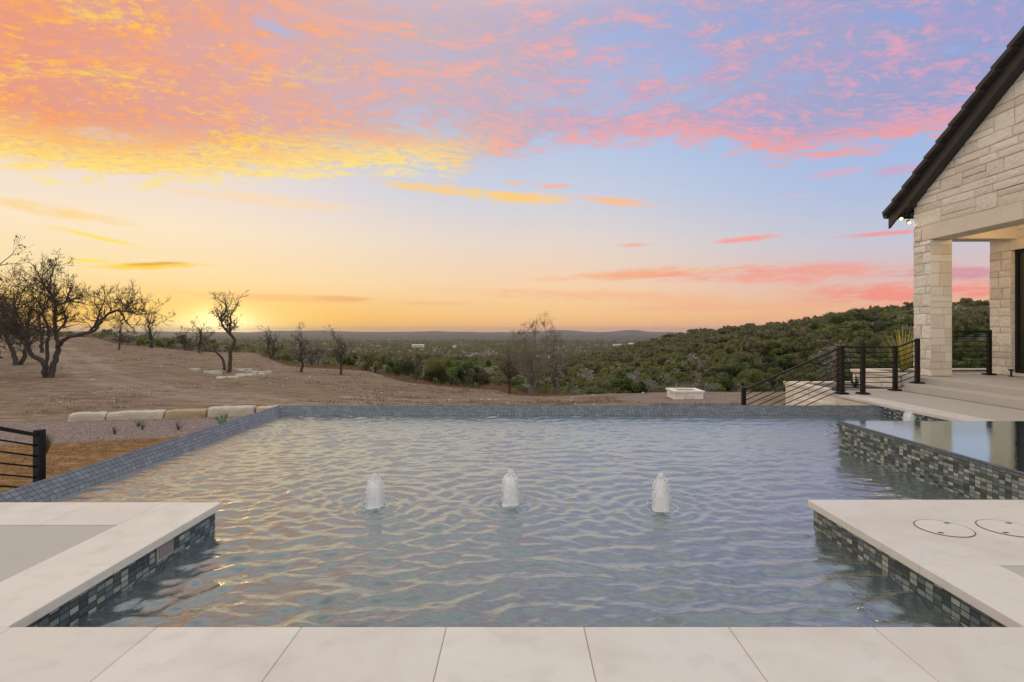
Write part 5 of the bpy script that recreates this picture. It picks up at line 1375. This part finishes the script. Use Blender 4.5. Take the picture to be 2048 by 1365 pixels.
# wispy sapling behind the far rim
x = at(760, 15.5); z = gz(x, 15.5); e = empty('sapling', (x, 15.5, z), label='wispy leafless sapling just beyond the far pool edge', cat='sapling'); mb = MB(); rn = random.Random(3)
for s in range(7): twigs(mb, (rn.uniform(-.05, .05), 0, 0), (rn.gauss(0, .35), rn.gauss(0, .3), 1), rn.uniform(.5, .8) if s else 1.15, .006, 1, rn, spread=.35, kids=(2, 3), minr=.0028)
mb.build('stems', M_BARK, e)

# ---------------------------------------------------------------- far buildings
M_WHITE = flat_mat('white_metal_siding', (.62, .61, .60), .6, (.55, .54, .53), .2, .02); M_GROOF = flat_mat('grey_metal_roof', (.16, .18, .21), .4, (.14, .16, .19), .3, .02)
M_WIN = flat_mat('dark_window', (.02, .022, .025), .2)
def hut(px, d, w, dep, hw, hr, label, name='farm_building', z=None, rz=0, roofm=None, wallm=None, eave=.3):
    x = at(px, d); z = gz(x, d)-.3 if z is None else z
    e = empty(name, (x, d, z), rz, label, 'building'); mb = MB(); a_, b_ = w/2, dep/2
    mb.box(-a_, a_, -b_, b_, 0, hw)
    for sx in (-a_, a_): mb.face([(sx, -b_, hw), (sx, b_, hw), (sx, 0, hw+hr)])
    mb.build('wall', wallm or M_WHITE, e)
    mb = MB(); a2, b2 = a_+eave, b_+eave; zz = hw-hr*eave/b_
    for t_ in (0, .18):
        mb.face([(-a2, -b2, zz+t_), (a2, -b2, zz+t_), (a2, 0, hw+hr+t_), (-a2, 0, hw+hr+t_)]); mb.face([(a2, b2, zz+t_), (-a2, b2, zz+t_), (-a2, 0, hw+hr+t_), (a2, 0, hw+hr+t_)])
    mb.face([(-a2, -b2, zz), (a2, -b2, zz), (a2, -b2, zz+.18), (-a2, -b2, zz+.18)])
    for sx in (-a2, a2): mb.face([(sx, -b2, zz), (sx, 0, hw+hr), (sx, 0, hw+hr+.18), (sx, -b2, zz+.18)])
    mb.build('roof', roofm or M_GROOF, e)
    for i in range(3):
        wx = -a_+w*(i+1)/4; mb = MB(); mb.box(wx-w*.05, wx+w*.05, -b_-.04, -b_+.02, hw*.35, hw*.75); mb.build('window', M_WIN, e)
    return e
M_CREAM = flat_mat('cream_stucco', (.50, .46, .40), .8, (.45, .41, .35), .5, .05)
zh = gz(at(1742, 165), 165)
h1 = hut(1741, 165, 6.0, 5, 2.8, 1.2, 'cream stucco house with grey metal roof half hidden in the hilltop trees', 'hill_house', z=H+(CY-661)/F*165, rz=R(18), wallm=M_CREAM)
mb = MB(); mb.box(2.2, 6.4, 2.6, 6.5, 0, 3.9)
for yy in (2.6, 6.5): mb.face([(2.2, yy, 3.9), (6.4, yy, 3.9), (4.3, yy, 5.5)])
mb.build('wing', M_CREAM, h1)
mb = MB(); mb.face([(1.9, 2.3, 3.72), (1.9, 6.8, 3.72), (4.3, 6.8, 5.55), (4.3, 2.3, 5.55)]); mb.face([(6.7, 6.8, 3.72), (6.7, 2.3, 3.72), (4.3, 2.3, 5.55), (4.3, 6.8, 5.55)]); mb.build('wing_roof', flat_mat('brown_roof', (.08, .06, .05), .7), h1)
mb = MB(); mb.box(4.5, 5.4, 3.8, 4.7, 4.6, 6.1); mb.box(4.85, 5.2, 3.78, 3.81, 5.5, 6.0, mi=1); mb.build('chimney', [M_WHITE, M_WIN], h1)
def farhut(px, py, d, w, h, lab, rz=0):
    hut(px, d, w, w*.3 if w > 15 else w*.7, h, h*.25, lab, z=H-(py-CY)/F*d-.2, rz=rz, roofm=M_WHITE)
farhut(836, 694.5, 900, 19, 3.6, 'long white barn out in the wooded valley')
farhut(909, 695.5, 900, 5.5, 2.4, 'small white shed in the valley right of the long barn')
farhut(1262, 692.5, 1000, 9, 4.5, 'white building at the left of the valley hamlet')
farhut(1273, 691.5, 1050, 7, 4.5, 'white building at the right of the valley hamlet')
farhut(1234, 692, 1050, 16, 2.6, 'low long shed left of the valley hamlet')

# ---------------------------------------------------------------- haze
HAZE = True
if HAZE:
    mb = MB(); mb.box(-16000, 16000, -16000, 16000, -150, 60)
    hm = bpy.data.materials.new('haze'); hm.use_nodes = True; nt = hm.node_tree; nt.nodes.clear()
    oo = nt.nodes.new('ShaderNodeOutputMaterial'); pv = nt.nodes.new('ShaderNodeVolumePrincipled'); pv.inputs['Color'].default_value = (.78, .82, .92, 1)
    pv.inputs['Density'].default_value = .00006; pv.inputs['Anisotropy'].default_value = .6; nt.links.new(pv.outputs[0], oo.inputs['Volume'])
    tag(mb.build('haze', hm), 'thin dusk haze over the valley', 'haze', kind='stuff')
